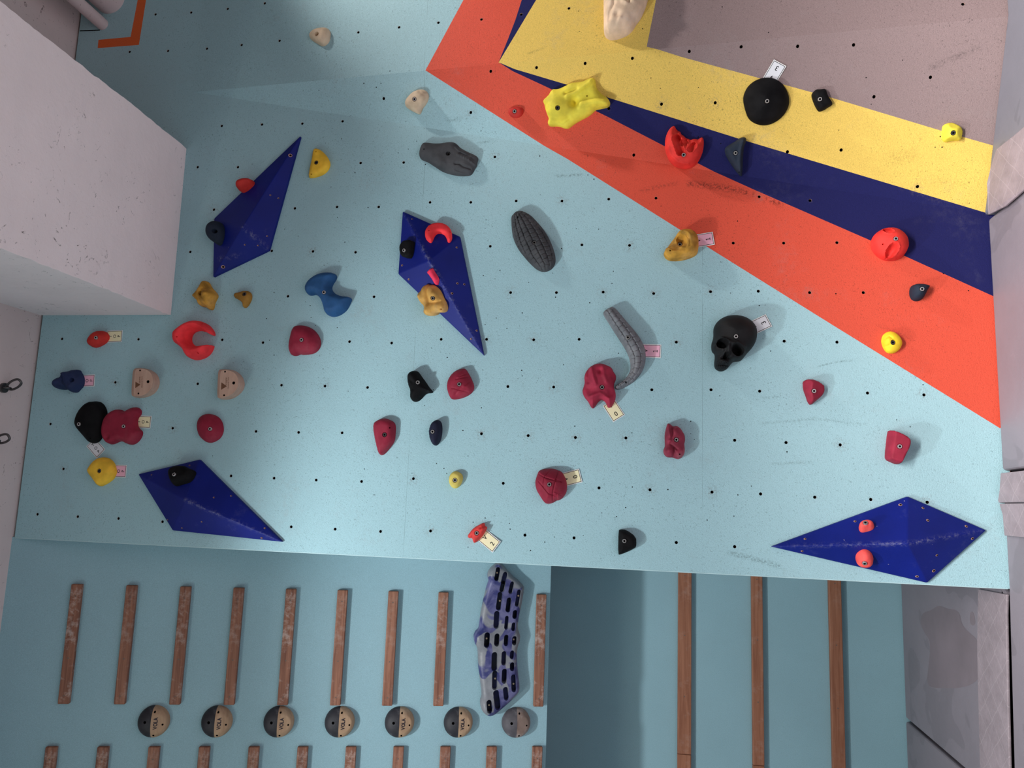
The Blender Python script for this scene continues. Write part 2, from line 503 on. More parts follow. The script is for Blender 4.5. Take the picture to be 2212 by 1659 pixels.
        V = [(x, y, h) for (x, y), h in zip(XY, Hh)]
        F = []
        for f in fo:
            a, b, c = [XY[i] for i in f[:3]]
            F.append(tuple(f) if (b[0] - a[0]) * (c[1] - a[1]) - (b[1] - a[1]) * (c[0] - a[0]) > 0 else tuple(reversed(f)))
        nF = len(F)
        bi = [omap[i] for i in range(base)]
        k0 = len(V)
        for i in bi: V.append((V[i][0], V[i][1], 0.0))
        for i in range(base):
            j = (i + 1) % base
            F.append((bi[j], bi[i], k0 + i, k0 + j))
        mi = [0] * len(F)
        if mifn:
            for q, f in enumerate(F[:nF]):
                c = XY[list(f)].mean(0); mi[q] = mifn(c)
            for q in range(nF, len(F)):
                c = np.array(V[F[q][2]][:2]); mi[q] = mifn(c)
        o = mesh_obj(name, V, F, mats or mat, parent, None, mi, True, sharp)
        return o

def bolt_mesh():
    V, F, Mi = [], [], []
    N = 18
    def ring(r, z, n=N, ph=0.0):
        k = len(V)
        for i in range(n): a = 2 * math.pi * i / n + ph; V.append((r * math.cos(a), r * math.sin(a), z))
        return k
    def bridge(a, b, m=0):
        for i in range(N): j = (i + 1) % N; F.append((a + i, a + j, b + j, b + i)); Mi.append(m)
    r0 = ring(0.0082, -0.006); r1 = ring(0.0082, 0.0012); r2 = ring(0.0075, 0.0022); r3 = ring(0.0043, 0.0022); r4 = ring(0.0042, -0.0015)
    bridge(r0, r1); bridge(r1, r2); bridge(r2, r3); bridge(r3, r4, 1)
    F.append(tuple(r4 + i for i in range(N))); Mi.append(1)
    return V, F, Mi
_bolt_me = {}
def add_bolt(parent, c, h, dep, dark=False):
    key = dark
    if key not in _bolt_me:
        V, F, Mi = bolt_mesh()
        o = mesh_obj('bolt', V, F, [M['darksteel'] if dark else M['steel'], M['black']], parent, None, Mi, True, 35)
        _bolt_me[key] = o.data
    else:
        o = bpy.data.objects.new('bolt', _bolt_me[key]); link(o, parent)
    o.matrix_local = Matrix.Translation((c[0], c[1], h - dep + 0.0045))
    return o

HOLDS = []
def hold(outline, H, w, mat, label, bolt=None, pins=(), fr=None, name='climbing_hold', dark=False, brecess=0.008, group=None, smooth=2, **kw):
    cu = sum(p[0] for p in outline) / len(outline); cv = sum(p[1] for p in outline) / len(outline)
    if fr is None:
        p = wall_hit(*(bolt if bolt else (cu, cv))); fr = Frame(p, wall_normal(p[0], p[1]))
    holes = []
    if bolt: holes.append((bolt[0], bolt[1], 0.0108, brecess))
    for p in pins: holes.append((p[0], p[1], 0.0034 if len(p) < 3 else p[2], 0.012))
    root = empty(name, fr.matrix()); tag(root, label, 'climbing hold', group)
    R = Relief(fr, outline, H, w, holes=holes, smooth=smooth, **kw)
    R.build('grip', mat, root)
    if bolt and brecess < 0.02: add_bolt(root, R.hole_h[0][0], R.hole_h[0][1], brecess, dark)
    for c, hc, dep in R.hole_h[1 if bolt else 0:]:
        pass
    HOLDS.append(root)
    return root, R, fr

# ---- lettering
_glyph = {}
def glyph(ch, bold=0.0):
    if ch == '1' :                              # the cards use a 1 with a foot and a flag
        V = np.array([(-.05,-.36),(.05,-.36),(.05,.36),(-.05,.36),(-.2,-.36),(.2,-.36),(.2,-.27),(-.2,-.27),(-.05,.36),(-.19,.27),(-.19,.18),(-.05,.25)])
        return V, [(0,1,2,3),(4,5,6,7),(8,9,10,11)]
    if (ch, bold) in _glyph: return _glyph[(ch, bold)]
    cu = bpy.data.curves.new('glyph', 'FONT'); cu.body = ch; cu.align_x = 'CENTER'; cu.align_y = 'CENTER'; cu.size = 1.0; cu.offset = bold
    ob = bpy.data.objects.new('glyph', cu); COL.objects.link(ob)
    dg = bpy.context.evaluated_depsgraph_get(); me = ob.evaluated_get(dg).to_mesh()
    V = np.array([v.co[:2] for v in me.vertices]); F = [tuple(p.vertices) for p in me.polygons]
    ob.evaluated_get(dg).to_mesh_clear()
    bpy.data.objects.remove(ob); bpy.data.curves.remove(cu)
    c = (V.min(0) + V.max(0)) / 2; V = V - c
    _glyph[(ch, bold)] = (V, F); return V, F

def route_tag(far, ang, color, lines, label, lift=0.0, fr=None, L=0.080, Wd=0.056):
    p = wall_hit(*far)
    if fr is None: fr = Frame(p, wall_normal(p[0], p[1]))
    a = math.radians(ang)
    q = np.array(far) + 20 * np.array([math.cos(a), math.sin(a)])
    d = fr.px(*q) - fr.px(*far); d /= np.linalg.norm(d)      # points away from the hold = letters' down
    E = fr.px(*far)
    r = np.array([-d[1], d[0]])                                # letters' right, seen from the front
    # picture check: normal faces viewer; up = -d, right = up rotated clockwise as seen
    up = -d; right = np.array([-up[1], up[0]]) * -1
    # frame e1 x e2 = n, so seen from the front e1->e2 is counter-clockwise; right is up turned clockwise
    right = np.array([up[1], -up[0]])
    slope = math.tan(math.radians(lift))
    def P(s, t, h):                                            # s from far end towards hold, t to letters' right
        x = E - d * s + right * t
        return (x[0], x[1], 0.0016 + h + (L - s) * slope)
    parts = []
    def quad(s0, s1, t0, t1, h, m):
        parts.append(([P(s0, t0, h), P(s0, t1, h), P(s1, t1, h), P(s1, t0, h)], [(0, 1, 2, 3)], m))
    V = [P(0, -Wd/2, -0.0008), P(0, Wd/2, -0.0008), P(L, Wd/2, -0.0008), P(L, -Wd/2, -0.0008), P(0, -Wd/2, 0), P(0, Wd/2, 0), P(L, Wd/2, 0), P(L, -Wd/2, 0)]
    parts.append((V, [(0,3,2,1),(4,5,6,7),(0,1,5,4),(1,2,6,5),(2,3,7,6),(3,0,4,7)], 0))
    b, w_ = 0.0030, 0.0020
    quad(b, L - b, -Wd/2 + b, Wd/2 - b, 0.0002, 1)
    quad(b + w_, L - b - w_, -Wd/2 + b + w_, Wd/2 - b - w_, 0.0004, 2)
    n = len(lines)
    size = 0.0255 if n == 2 else 0.0195
    pos = {2: (0.78, 0.29), 3: (0.75, 0.48, 0.21)}[n]
    for ch, fz in zip(lines, pos):
        gv, gf = glyph(ch, 0.012)
        for wx in (0,):
            parts.append(([P(L * fz + y * size, x * size, 0.0007) for x, y in gv], gf, 1))
    Vv, Ff, Mi = join_vf(parts)
    o = mesh_obj('route_tag', Vv, Ff, [M['tag_white'], M['tag_ink'], color], None, fr.matrix(), Mi, False)
    bm = bmesh.new(); bm.from_mesh(o.data)
    for f in bm.faces:
        if len(f.verts) and abs(f.normal.z) > 0.5 and f.normal.z < 0 and max(v.co.z for v in f.verts) > 0.0016 - 0.0001 and f.material_index > 0: f.normal_flip()
    bm.to_mesh(o.data); bm.free()
    tag(o, label, 'route tag', 'grade cards tucked behind the climbing holds')
    return o
M['tag_white'] = plain('laminate_white', (0.80, 0.78, 0.77), 0.35, 0.45)
M['tag_ink'] = plain('black_ink', (0.012, 0.01, 0.012), 0.5, 0.3)
M['tag_cream'] = plain('cream_card', (0.86, 0.78, 0.50), 0.4, 0.45)
M['tag_pink'] = plain('pink_card', (0.84, 0.44, 0.56), 0.4, 0.45)
M['tag_grey'] = plain('white_card', (0.70, 0.70, 0.74), 0.4, 0.45)
# ------------------------------------------------------------------ climbing wall (folded plywood, painted areas, bolt holes)
HOLE_PX = """134,732 299,733 480,734 568,740 662,737 755,738 846,741 953,733 1051,733* 1153,734* 1251,733 1461,739* 1694,737 1808,739
622,640 808,641 1103,632* 1202,632 1303,631* 1412,634* 1535,630* 1638,629 1749,632* 1865,632
411,544 587,542 676,543* 768,545 1059,532 1257,529 1360,530* 1584,525 1693,525 1808,524 637,450 728,447 818,447 929,437 1017,437 1115,434
1214,434* 1315,430 1417,428 1640,425* 1750,433 462,453* 249,826* 427,829 608,832 702,834* 794,837 1097,835 1196,836* 1408,842 1536,842 1641,845 1874,849 1996,853*
109,916 373,925* 553,932 645,934 739,935 1040,937* 1141,941* 1243,945* 1352,946* 1587,951 1698,956 1815,961*
137,1013* 499,1028 592,1033 683,1037 781,1040 893,1034* 1087,1044 1294,1054 1404,1058* 1538,1063* 1643,1067 1760,1074 1881,1079 2003,1085*
81,1111 168,1116 256,1120 351,1127 629,1138 724,1143 822,1148 930,1147* 1134,1156 1240,1162 1461,1172 1587,1181
427,361 514,361 779,352 872,351 1069,339* 1369,335 1701,328 1817,324 1982,403* 479,272 566,269 653,267 740,262 829,213 1017,243* 1315,234 1429,225* 1545,222* 1888,209
1060,154 1159,146 1264,137 1366,126 1489,111 1601,101 1723,100 1844,97 2010,167 280,112 363,110 447,105 522,97 604,88 774,70 862,59 947,49 1040,42 2080,9
413,27 492,19 572,7 1229,18 336,31 1126,31"""
SCREWS = """919,355 1166,337 1270,378 1283,387 1050,475 1048,493 1124,498 1167,421 1245,494 1293,495 1080,584 1142,610 1194,590 1200,642 1325,586 1274,654 1128,676 1072,687 1048,701 1095,710 1044,595
1322,612 1402,744 1336,763 1127,800 1128,812 1217,788 1040,881 936,842 917,876 1000,930 943,1001 959,1012 890,1022 965,1023 1059,1158 880,1108 1102,1143 1177,1171 1260,1157 787,1013 808,1069 1048,1119 1300,1108 1332,1116
1492,910 1492,937 1500,949 1366,1052 1526,631 1549,1250 1700,976 1937,907 1966,922 1994,831 1578,633 1555,855 1623,1050 1365,935 1022,1128 1183,1177 1198,1160 1011,1182 1146,1189 1232,1225 1270,1640
660,652 670,660 592,632 672,686 681,703 592,767 752,845 698,797 582,735 576,688 700,573 615,495 644,510 697,572 745,523 729,470 795,448 745,372 715,404 738,300 786,180 823,180 689,195 758,250
1557,310 1812,281 2035,318 2031,295 1950,130 2020,318 1640,660 1660,70 1560,15 1250,24 1252,68 1331,58 1388,62 900,305 882,322 860,330 1270,337"""
POLY_MAUVE = [(1447,-150),(1417,0),(1397,101),(1472,123),(1641,169),(1705,186),(1796,211),(2032,282),(2151,316),(2400,395),(2400,-150)]
POLY_YELLOW = [(1250,-150),(1158,0),(1077,135),(1111,149),(1225,183),(1480,263),(1607,303),(2131,460),(2400,541),(2400,-150)]
POLY_NAVY = [(1160,-150),(1127,0),(1113,44),(1096,88),(1077,135),(1108,154),(1179,187),(1320,256),(1436,316),(1634,412),(1884,521),(2146,640),(2400,756),(2400,-150)]
POLY_ORANGE = [(1082,-150),(1001,0),(919,152),(1225,343),(1540,541),(1800,703),(2160,925),(2400,1073),(2400,-150)]
POLY_MARK = [(297.4,0),(282,79.7),(212.6,86),(211,104),(300,97),(315.5,0),(338,-140),(318,-140)]
POLY_SLOT = [(172,65.5),(216,64),(216,66),(172,67.8)]
SCUFFS = [([(1471,394),(1540,402),(1600,412),(1640,424),(1697,445)],0.03,1.0),([(1375,414),(1430,402),(1480,392)],0.02,0.5),
          ([(2000,150),(2060,125),(2127,98)],0.022,0.55),([(1755,795),(1800,783),(1850,777)],0.008,0.7),([(1565,1192),(1620,1205),(1700,1228)],0.02,0.7),
          ([(1025,309),(1066,305)],0.012,0.6),([(1195,381),(1265,377)],0.014,0.7),([(1640,915),(1760,905),(1880,918)],0.012,0.4),([(1658,1003),(1760,998)],0.012,0.45),
          ([(1905,330),(1935,340),(1990,332)],0.05,0.35),([(1130,120),(1185,100)],0.014,0.4),([(960,260),(1020,254)],0.02,0.5),([(1640,860),(1690,858)],0.008,0.5),
          ([(1965,395),(2080,395)],0.03,0.25),([(1810,1195),(1860,1188)],0.01,0.3),([(1890,700),(1980,735)],0.02,0.3)]
def w2(u, v): return wall_hit(u, v)[:2]
def build_wall():
    X0, X1, Y1, Y0 = -2.238, 1.93, 0.925, -2.7
    V, E = [], []
    def addp(p): V.append((float(p[0]), float(p[1]))); return len(V) - 1
    def poly(P, closed=True):
        k = [addp(p) for p in P]
        for i in range(len(k) - (0 if closed else 1)): E.append((k[i], k[(i + 1) % len(k)]))
    poly([(X0, Y0), (X1, Y0), (X1, Y1), (X0, Y1)])
    t = (X1 - P0[0]) / (B1[0] - P0[0]); poly([P0, P0 + (B1 - P0) * t], False)
    t = (X1 - P0[0]) / (M1[0] - P0[0]); poly([P0, P0 + (M1 - P0) * t], False)
    poly([P0, (P0[0], Y0)], False)
    def clampp(p): return (min(max(p[0], X0 + .003), X1 - .001), min(max(p[1], Y0 + .002), Y1 - .002))
    polys = {}
    for k, P in (('mauve', POLY_MAUVE), ('yellow', POLY_YELLOW), ('navy', POLY_NAVY), ('orange', POLY_ORANGE), ('mark', POLY_MARK), ('slot', POLY_SLOT)):
        Q = [w2(*p) for p in P]; polys[k] = np.array(Q)
        Qd = []
        for i in range(len(Q)):
            a, b = Q[i], Q[(i + 1) % len(Q)]; n = max(1, int(np.linalg.norm(b - a) / 0.25))
            for j in range(n): Qd.append(a + (b - a) * j / n)
        poly([clampp(q) for q in Qd])
    holes = []; dirt = {}; scuff = {}
    for tk in HOLE_PX.split():
        fl = tk.endswith('*'); u, v = map(float, tk.rstrip('*').split(','))
        c = w2(u, v); holes.append((c, 0.0062, 0)); rh = 0.0062
        ks = [addp((c[0] + rh * math.cos(a), c[1] + rh * math.sin(a))) for a in np.linspace(0, 2 * math.pi, 13)[:-1]]
        E.extend((ks[i], ks[(i + 1) % 12]) for i in range(12))
        for r, val in ((0.0105, 0.8), (0.022, 0.42), (0.038, 0.0)) if fl else ((0.009, 0.3), (0.014, 0.0)):
            n = 18
            for q in range(n):
                a = 2 * math.pi * q / n + c[0] * 9
                k = addp(clampp((c[0] + r * math.cos(a), c[1] + r * math.sin(a)))); dirt[k] = val * (1 if fl else 0.8)
        for k in ks: dirt[k] = 1.0 if fl else 0.4
    rnd = random.Random(3); sc = [tuple(map(float, t.split(','))) for t in SCREWS.split()]
    for _ in range(40): sc.append((rnd.uniform(300, 2100), rnd.uniform(120, 1200)))
    for (u, v) in sc:
        c = w2(u, v)
        if not (X0 + .05 < c[0] < X1 - .06 and Y0 + .05 < c[1] < Y1 - .03): continue
        if min(np.hypot(*(c - h[0])) for h in holes) < 0.02: continue
        r = rnd.uniform(0.0017, 0.0029); holes.append((c, r, 1))
        ks = [addp((c[0] + r * math.cos(a), c[1] + r * math.sin(a))) for a in np.linspace(0, 2 * math.pi, 9)[:-1]]
        E.extend((ks[i], ks[(i + 1) % 8]) for i in range(8))
    for P, wd, st in SCUFFS:
        Q = [w2(*p) for p in P]; D = []
        for a, b in zip(Q[:-1], Q[1:]):
            n = max(2, int(np.linalg.norm(b - a) / 0.025)); D += [a + (b - a) * j / n for j in range(n)]
        D.append(Q[-1])
        for i, q in enumerate(D):
            d = D[min(i + 1, len(D) - 1)] - D[max(i - 1, 0)]; d /= np.linalg.norm(d) + 1e-9; nn = np.array([-d[1], d[0]])
            end = 0.0 if i in (0, len(D) - 1) else 1.0
            k = addp(clampp(q)); scuff[k] = st * end
            for sg in (-1, 1):
                k = addp(clampp(q + nn * sg * wd * .7)); scuff[k] = 0.0
                k = addp(clampp(q + nn * sg * wd * 0.3)); scuff[k] = st * 0.6 * end
    # a loose net of plain points keeps the dirt halos local
    for x in np.arange(X0 + .1, X1, 0.12):
        for y in np.arange(Y0 + .1, Y1, 0.12):
            k = addp((x, y))
    res = delaunay_2d_cdt([Vector(v) for v in V], E, [], 0, 1e-6)
    vo, fo, orig = res[0], res[2], res[3]
    XY = np.array([(v.x, v.y) for v in vo])
    dv = np.zeros(len(XY)); sv = np.zeros(len(XY))
    for i, ol in enumerate(orig):
        for q in ol:
            dv[i] = max(dv[i], dirt.get(q, 0)); sv[i] = max(sv[i], scuff.get(q, 0))
    tri = np.array([f[:3] for f in fo]); cen = XY[tri].mean(1)
    ins = (cen[:, 0] > X0) & (cen[:, 0] < X1) & (cen[:, 1] > Y0) & (cen[:, 1] < Y1)
    mat = np.zeros(len(tri), int)
    for k, m in (('orange', 1), ('navy', 2), ('yellow', 3), ('mauve', 4), ('mark', 7)):
        mat[inside(cen, polys[k])] = m
    slot = inside(cen, polys['slot'])
    HC = np.array([h[0] for h in holes]); HR = np.array([h[1] for h in holes]); HK = np.array([h[2] for h in holes])
    kill = np.zeros(len(tri), bool)
    for i in range(0, len(tri), 500):
        D = np.sqrt(((cen[i:i + 500, None] - HC[None]) ** 2).sum(2)) < HR[None]
        kill[i:i + 500] = (D & (HK[None] == 0)).any(1)
        sm = (D & (HK[None] == 1)).any(1); mat[i:i + 500][sm] = 5
    mat[slot] = 5
    pts = [W((x, y, zw(x, y))) for x, y in XY]
    F, mi = [], []
    for q, f in enumerate(tri):
        if not ins[q] or kill[q]: continue
        a, b, c = [Vector(pts[i]) for i in f]
        n = (b - a).cross(c - a)
        F.append(tuple(f) if n.y < 0 else tuple(f[::-1])); mi.append(mat[q])
    V3 = [tuple(p) for p in pts]
    # sleeves of the threaded inserts
    for c, r, kd in holes:
        if kd: continue
        n = wall_normal(c[0], c[1]); z = zw(c[0], c[1]); k0 = len(V3)
        for dep, rr in ((0.0, r), (0.002, r * 0.98), (0.022, r * 0.98)):
            for a in np.linspace(0, 2 * math.pi, 13)[:-1]:
                x, y = c[0] + rr * math.cos(a), c[1] + rr * math.sin(a)
                p = np.array([x, y, zw(x, y)]) - n * dep; V3.append(tuple(W(p)))
        for lv in range(2):
            for i in range(12):
                j = (i + 1) % 12; a = k0 + lv * 12
                F.append((a + i, a + j, a + 12 + j, a + 12 + i)); mi.append(6 if lv == 0 else 5)
        F.append(tuple(k0 + 24 + i for i in range(12))); mi.append(5)
    dv = list(dv) + [0] * (len(V3) - len(dv)); sv = list(sv) + [0] * (len(V3) - len(sv))
    # thickness of the panels along the free vertical edge, top and back
    o = mesh_obj('wall_front', V3, F, [M['teal'], M['orange'], M['navy'], M['yellow'], M['mauve'], M['black'], M['raw'], M['mark']], None, None, mi, False, attr={'dirt': dv, 'scuff': sv})
    o['kind'] = 'structure'
    return o
build_wall()
def struct(name, V, F, mats, mi=None, smooth=False):
    o = mesh_obj(name, V, F, mats, None, None, mi, smooth); fix_normals(o); o['kind'] = 'structure'; return o
# panel edge along the free vertical side, its highlight painted in as paler colour
TE = NT('panel_edge_highlight'); TE.col((0.46, 0.62, 0.64)); TE.rough(0.6, 0.3)
V, F = poly_slab([W((-2.238, 0.9235, -0.0004)), W((1.9, 0.9235, -0.0004)), W((1.9, 0.9268, 0.001)), W((-2.238, 0.9268, 0.001))], WD((0, 0, 0.02)))
struct('trim_1', V, F, TE.m)
# side wall that closes the deep bay, behind the free edge
V, F = poly_slab([W((-2.25, 0.90, 0.022)), W((1.95, 0.90, 0.022)), W((1.95, 0.90, 1.3)), W((-2.25, 0.90, 1.3))], WD((0, 0.02, 0)))
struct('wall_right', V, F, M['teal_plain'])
# dark backing behind the panel so that the bolt holes and the ceiling gap read black
V, F = box_vf((-2.25, -2.9, 0.035), (1.95, 0.90, 0.05)); V = [W(v) for v in V]
struct('wall_backing', V, F, M['black'])
# leaning training board
def cpt(x, y, h=0.0): return np.array([x, y, GC * (x + 2.25)]) + N_CAMP * h
XB = 0.142
V, F = poly_slab([W(cpt(-2.25, 0.921)), W(cpt(XB, 0.921)), W(cpt(XB, 3.3)), W(cpt(-2.25, 3.3))], WD(-N_CAMP * 0.02))
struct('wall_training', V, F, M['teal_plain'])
# deep lower bay
V, F = box_vf((-2.25, 0.90, 1.2), (1.95, 3.3, 1.24)); V = [W(v) for v in V]
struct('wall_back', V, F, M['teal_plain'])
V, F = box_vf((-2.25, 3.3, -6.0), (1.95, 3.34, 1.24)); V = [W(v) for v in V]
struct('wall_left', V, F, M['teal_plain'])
# ceiling slab and beam
V, F = box_vf((-2.33, -3.2, -6.0), (-2.25, 3.34, 1.24)); V = [W(v) for v in V]
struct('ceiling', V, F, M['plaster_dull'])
def build_beam():
    # down-stand beam running from the viewer's side to the wall: broken, hand-plastered arrises
    rnd = random.Random(5); x0, x1 = -2.26, -1.577; ya, yb = -0.112, -0.925
    prof = [(x0, ya), (x1, ya), (x1, yb), (x0, yb)]
    zs = list(np.arange(0.0, -3.3, -0.022)); V, F = [], []
    wob = [[0, 0] for _ in range(4)]
    for i, z in enumerate(zs):
        rr = []
        for k, (x, y) in enumerate(prof):
            dx = 0.0022 * math.sin(z * 7 + k * 2) + rnd.gauss(0, 0.0011) * (k in (1, 2)); dy = (0.0022 * math.sin(z * 5 + k) + rnd.gauss(0, 0.0014)) * (k in (1, 2))
            if k == 2 and rnd.random() < 0.10: dy += 0.004; dx -= 0.003
            rr.append((x + dx, y + dy))
        ring = []
        for k in range(3):
            a, b = np.array(rr[k]), np.array(rr[k + 1]); n = 6 if k != 1 else 8
            for j in range(n): ring.append(a + (b - a) * j / n)
        ring.append(np.array(rr[3]))
        for p in ring: V.append(W((p[0], p[1], z if i else zw(min(p[0], -2.2), p[1]) - 0.0005)))
        m = len(ring)
    for i in range(len(zs) - 1):
        for j in range(m - 1):
            a = i * m + j; F.append((a, a + 1, a + m + 1, a + m))
    F.append(tuple(range(m)))
    o = mesh_obj('trim_2', V, F, M['plaster'], None, None, None, True, 30); fix_normals(o); o['kind'] = 'structure'
    return o
build_beam()

# floor under the mats
V, F = box_vf((2.12, -3.2, -6.0), (2.2, 3.34, 1.24)); V = [W(v) for v in V]
struct('floor', V, F, plain('dark_screed', (0.10, 0.09, 0.09), 0.9, 0.2))

# ------------------------------------------------------------------ crash mats
def fl(u, v): p = floor_hit(u, v); return np.array([p[1], p[2]])
def line_ext(a, b, L): d = (b - a) / np.linalg.norm(b - a); return a + d * L
def crash_mat(name, yz, top, th, mat, label, bev=0.012, group='crash mats on the floor', stain=None):
    """yz: outline (left, in) on the floor"""
    P = [np.array(p) for p in yz]
    V = [W((top, p[0], p[1])) for p in P] + [W((top + th, p[0], p[1])) for p in P]
    n = len(P); F = [tuple(range(n)), tuple(range(2 * n - 1, n - 1, -1))] + [(i, i + n, (i + 1) % n + n, (i + 1) % n) for i in range(n)]
    c = sum(V, Vector()) / len(V); c.z = 1.9 - (top + th)
    root = empty(name, Matrix.Translation(c))
    tag(root, label, 'crash mat', group)
    o = mesh_obj('cover', [v - c for v in V], F, mat, root, None, None, False); fix_normals(o)
    bevel(o, bev, 3)
    return root, c
g1a, g1b = fl(2133, 470), fl(2212, 404)          # gap between the upper two mats
g2a, g2b = fl(2165, 1019), fl(2212, 1013)
g3a, g3b = fl(2176, 1292), fl(2186, 1659)        # front edge of the bay mat
d1 = (g1b - g1a) / np.linalg.norm(g1b - g1a); d2 = (g2b - g2a) / np.linalg.norm(g2b - g2a); d3 = (g3b - g3a) / np.linalg.norm(g3b - g3a)
def wz(y): return zw(1.9, y)
def far(a, d, L): return a + d * L
m1 = [(-2.9, wz(-2.9) - .004), (-1.174, wz(-1.174) - .004), (g1a[0] - .006, wz(g1a[0]) - .004), far(g1a, d1, 2.6) + np.array([-.008, 0]), (-2.9, -4.0)]
m2 = [(g1a[0] + .008, wz(g1a[0]) - .003), (g2a[0] - .004, -.003), far(g2a, d2, 2.6) + np.array([-.005, 0]), far(g1a, d1, 2.6) + np.array([.008, 0])]
m3 = [(g2a[0] + .005, -.003), (0.93, -.003), g3a + np.array([0, -.010]), far(g3a, d3, 2.3) + np.array([0, -.014]), (far(g3a, d3, 2.3)[0], -4.0), far(g2a, d2, 2.6) + np.array([.005, 0])]
crash_mat('crash_mat', m1, 1.885, 0.235, M['vinyl_blue'], 'blue-grey crash mat under the mauve painted corner of the wall')
crash_mat('crash_mat', m2, 1.90, 0.22, M['vinyl'], 'grey crash mat below the navy and orange paint bands')
r3, c3 = crash_mat('crash_mat', m3, 1.90, 0.22, M['vinyl'], 'grey crash mat at the foot of the teal wall, stitched strips over it')
# mats inside the deep bay, split by a diagonal gap
q1, q2 = fl(1951, 1551), fl(2075, 1659)
q1 = np.array([q1[0], 1.195]); dq = (q2 - q1) / np.linalg.norm(q2 - q1)
m4 = [(0.925, 1.195), (q1[0] - .006, 1.195), far(q1, dq, 1.9) + np.array([-.008, 0]), far(g3a, d3, 2.1) + np.array([0, .014]), g3a + np.array([0, .016]), (0.945, 0.03), (0.925, 0.06)]
ip = far(q1, dq, 1.9)
m5 = [(q1[0] + .008, 1.195), (3.29, 1.195), (3.29, ip[1]), ip + np.array([.008, 0])]
r4, c4 = crash_mat('crash_mat', m4, 1.905, 0.215, M['vinyl'], 'grey crash mat inside the recess with a dark damp stain and crinkled front strip')
crash_mat('crash_mat', m5, 1.905, 0.215, M['vinyl'], 'corner crash mat in the recess cut off by the diagonal gap')
# stain on the recess mat: soaked outline from the picture
st_px = zt(1472, 1099, 2.962, [(1530,680),(1550,660),(1590,650),(1640,615),(1690,640),(1770,650),(1785,740),(1830,790),(1880,830),(1905,900),(1912,1020),(1890,1100),(1800,1145),(1650,1150),(1560,1135),(1575,1000),(1590,850),(1545,790),(1520,730)])
def stain(px, root, c, top):
    P = chaikin([fl(*p) for p in px], 2); V2 = [Vector(p) for p in P]
    V = [W((top - 0.0006, p[0], p[1])) - c for p in P]
    t = NT('damp_vinyl'); t.col(t.mix(t.ramp(t.noise(4, 5, 0.6), 0.3, 0.7), (0.155, 0.125, 0.14), (0.20, 0.16, 0.18))); t.rough(0.5, 0.35)
    mesh_obj('damp_stain', V, [tuple(range(len(V)))], t.m, root, None, None, False)
stain(st_px, r4, c4, 1.905)
stain(zt(1472, 1099, 2.962, [(1840,660),(1856,655),(1870,700),(1872,740),(1852,750),(1836,720)]), r4, c4, 1.905)

def flap(px, h0, root, c, label=None, name='stitched_strip', hs=None):
    """thin stitched vinyl strip lying on the mats: outline pixels, heights above the mat"""
    P = [np.array(p, float) for p in px]
    hs = hs or [0.012] * len(P)
    top = []
    for (u, v), h in zip(P, hs):
        p = floor_hit(u, v, h); top.append(W(p) - c)
    V = top + [v - Vector((0, 0, 0.010)) for v in top]; n = len(top)
    F = [tuple(range(n)), tuple(range(2 * n - 1, n - 1, -1))] + [(i, i + n, (i + 1) % n + n, (i + 1) % n) for i in range(n)]
    o = mesh_obj(name, V, F, M['flap'], root, None, None, False); fix_normals(o); bevel(o, 0.003, 2)
    if label: o['label'] = label
    return o
flap([(2161,1022),(2159,1060),(2154,1086),(2240,1084),(2240,1013)], 0, r3, c3, 'upper stitched strip lapped over the wall foot', hs=[.012,.02,.016,.014,.012])
flap([(2158,1088),(2165,1112),(2169,1157),(2240,1164),(2240,1087)], 0, r3, c3, 'lower stitched strip', hs=[.018,.014,.012,.012,.014])
flap([(2112,1272),(2110,1400),(2116,1659),(2120,1720),(2182,1720),(2180,1659),(2176,1500),(2173,1330),(2174,1284)], 0, r4, c4, 'crinkled stitched front strip', hs=[.006]*9)
r1 = [o for o in bpy.data.objects if o.get('label', '').startswith('blue-grey crash')][0]
flap([(2152,322),(2140,360),(2131,396),(2134,464),(2170,446),(2225,398),(2225,262),(2190,292)], 0, r1, r1.location, 'stitched corner flap', hs=[.016,.02,.03,.026,.02,.02,.02,.018])

# ------------------------------------------------------------------ pipes at the ceiling
def tube(p0, p1, r, n=28):
    p0, p1 = Vector(p0), Vector(p1); d = (p1 - p0).normalized(); a = d.orthogonal().normalized(); b = d.cross(a)
    V, F = [], []
    for p in (p0, p1):
        for i in range(n): t = 2 * math.pi * i / n; V.append(p + (a * math.cos(t) + b * math.sin(t)) * r)
    F = [(i, (i + 1) % n, n + (i + 1) % n, n + i) for i in range(n)] + [tuple(range(n))[::-1], tuple(range(n, 2 * n))]
    return V, F
def pipe(u, v, r, label):
    e = wall_hit(u, v); o = W(e)
    V, F = tube(Vector((0, 0, 0)), WD((0.0, 0.0, -3.3)), r)
    ob = mesh_obj('ceiling_pipe', V, F, M['plaster_pipe'], None, Matrix.Translation(o), None, True, 40); fix_normals(ob)
    tag(ob, label, 'pipe', 'painted pipes under the ceiling')
M['plaster_pipe'] = plaster('painted_pipe', (0.66, 0.55, 0.55), 0.05)
pipe(222, 53, 0.030, 'thin pinkish-white pipe running into the wall beside the ceiling')
pipe(239, -1, 0.078, 'thick pinkish-white pipe running into the wall beside the orange painted mark')

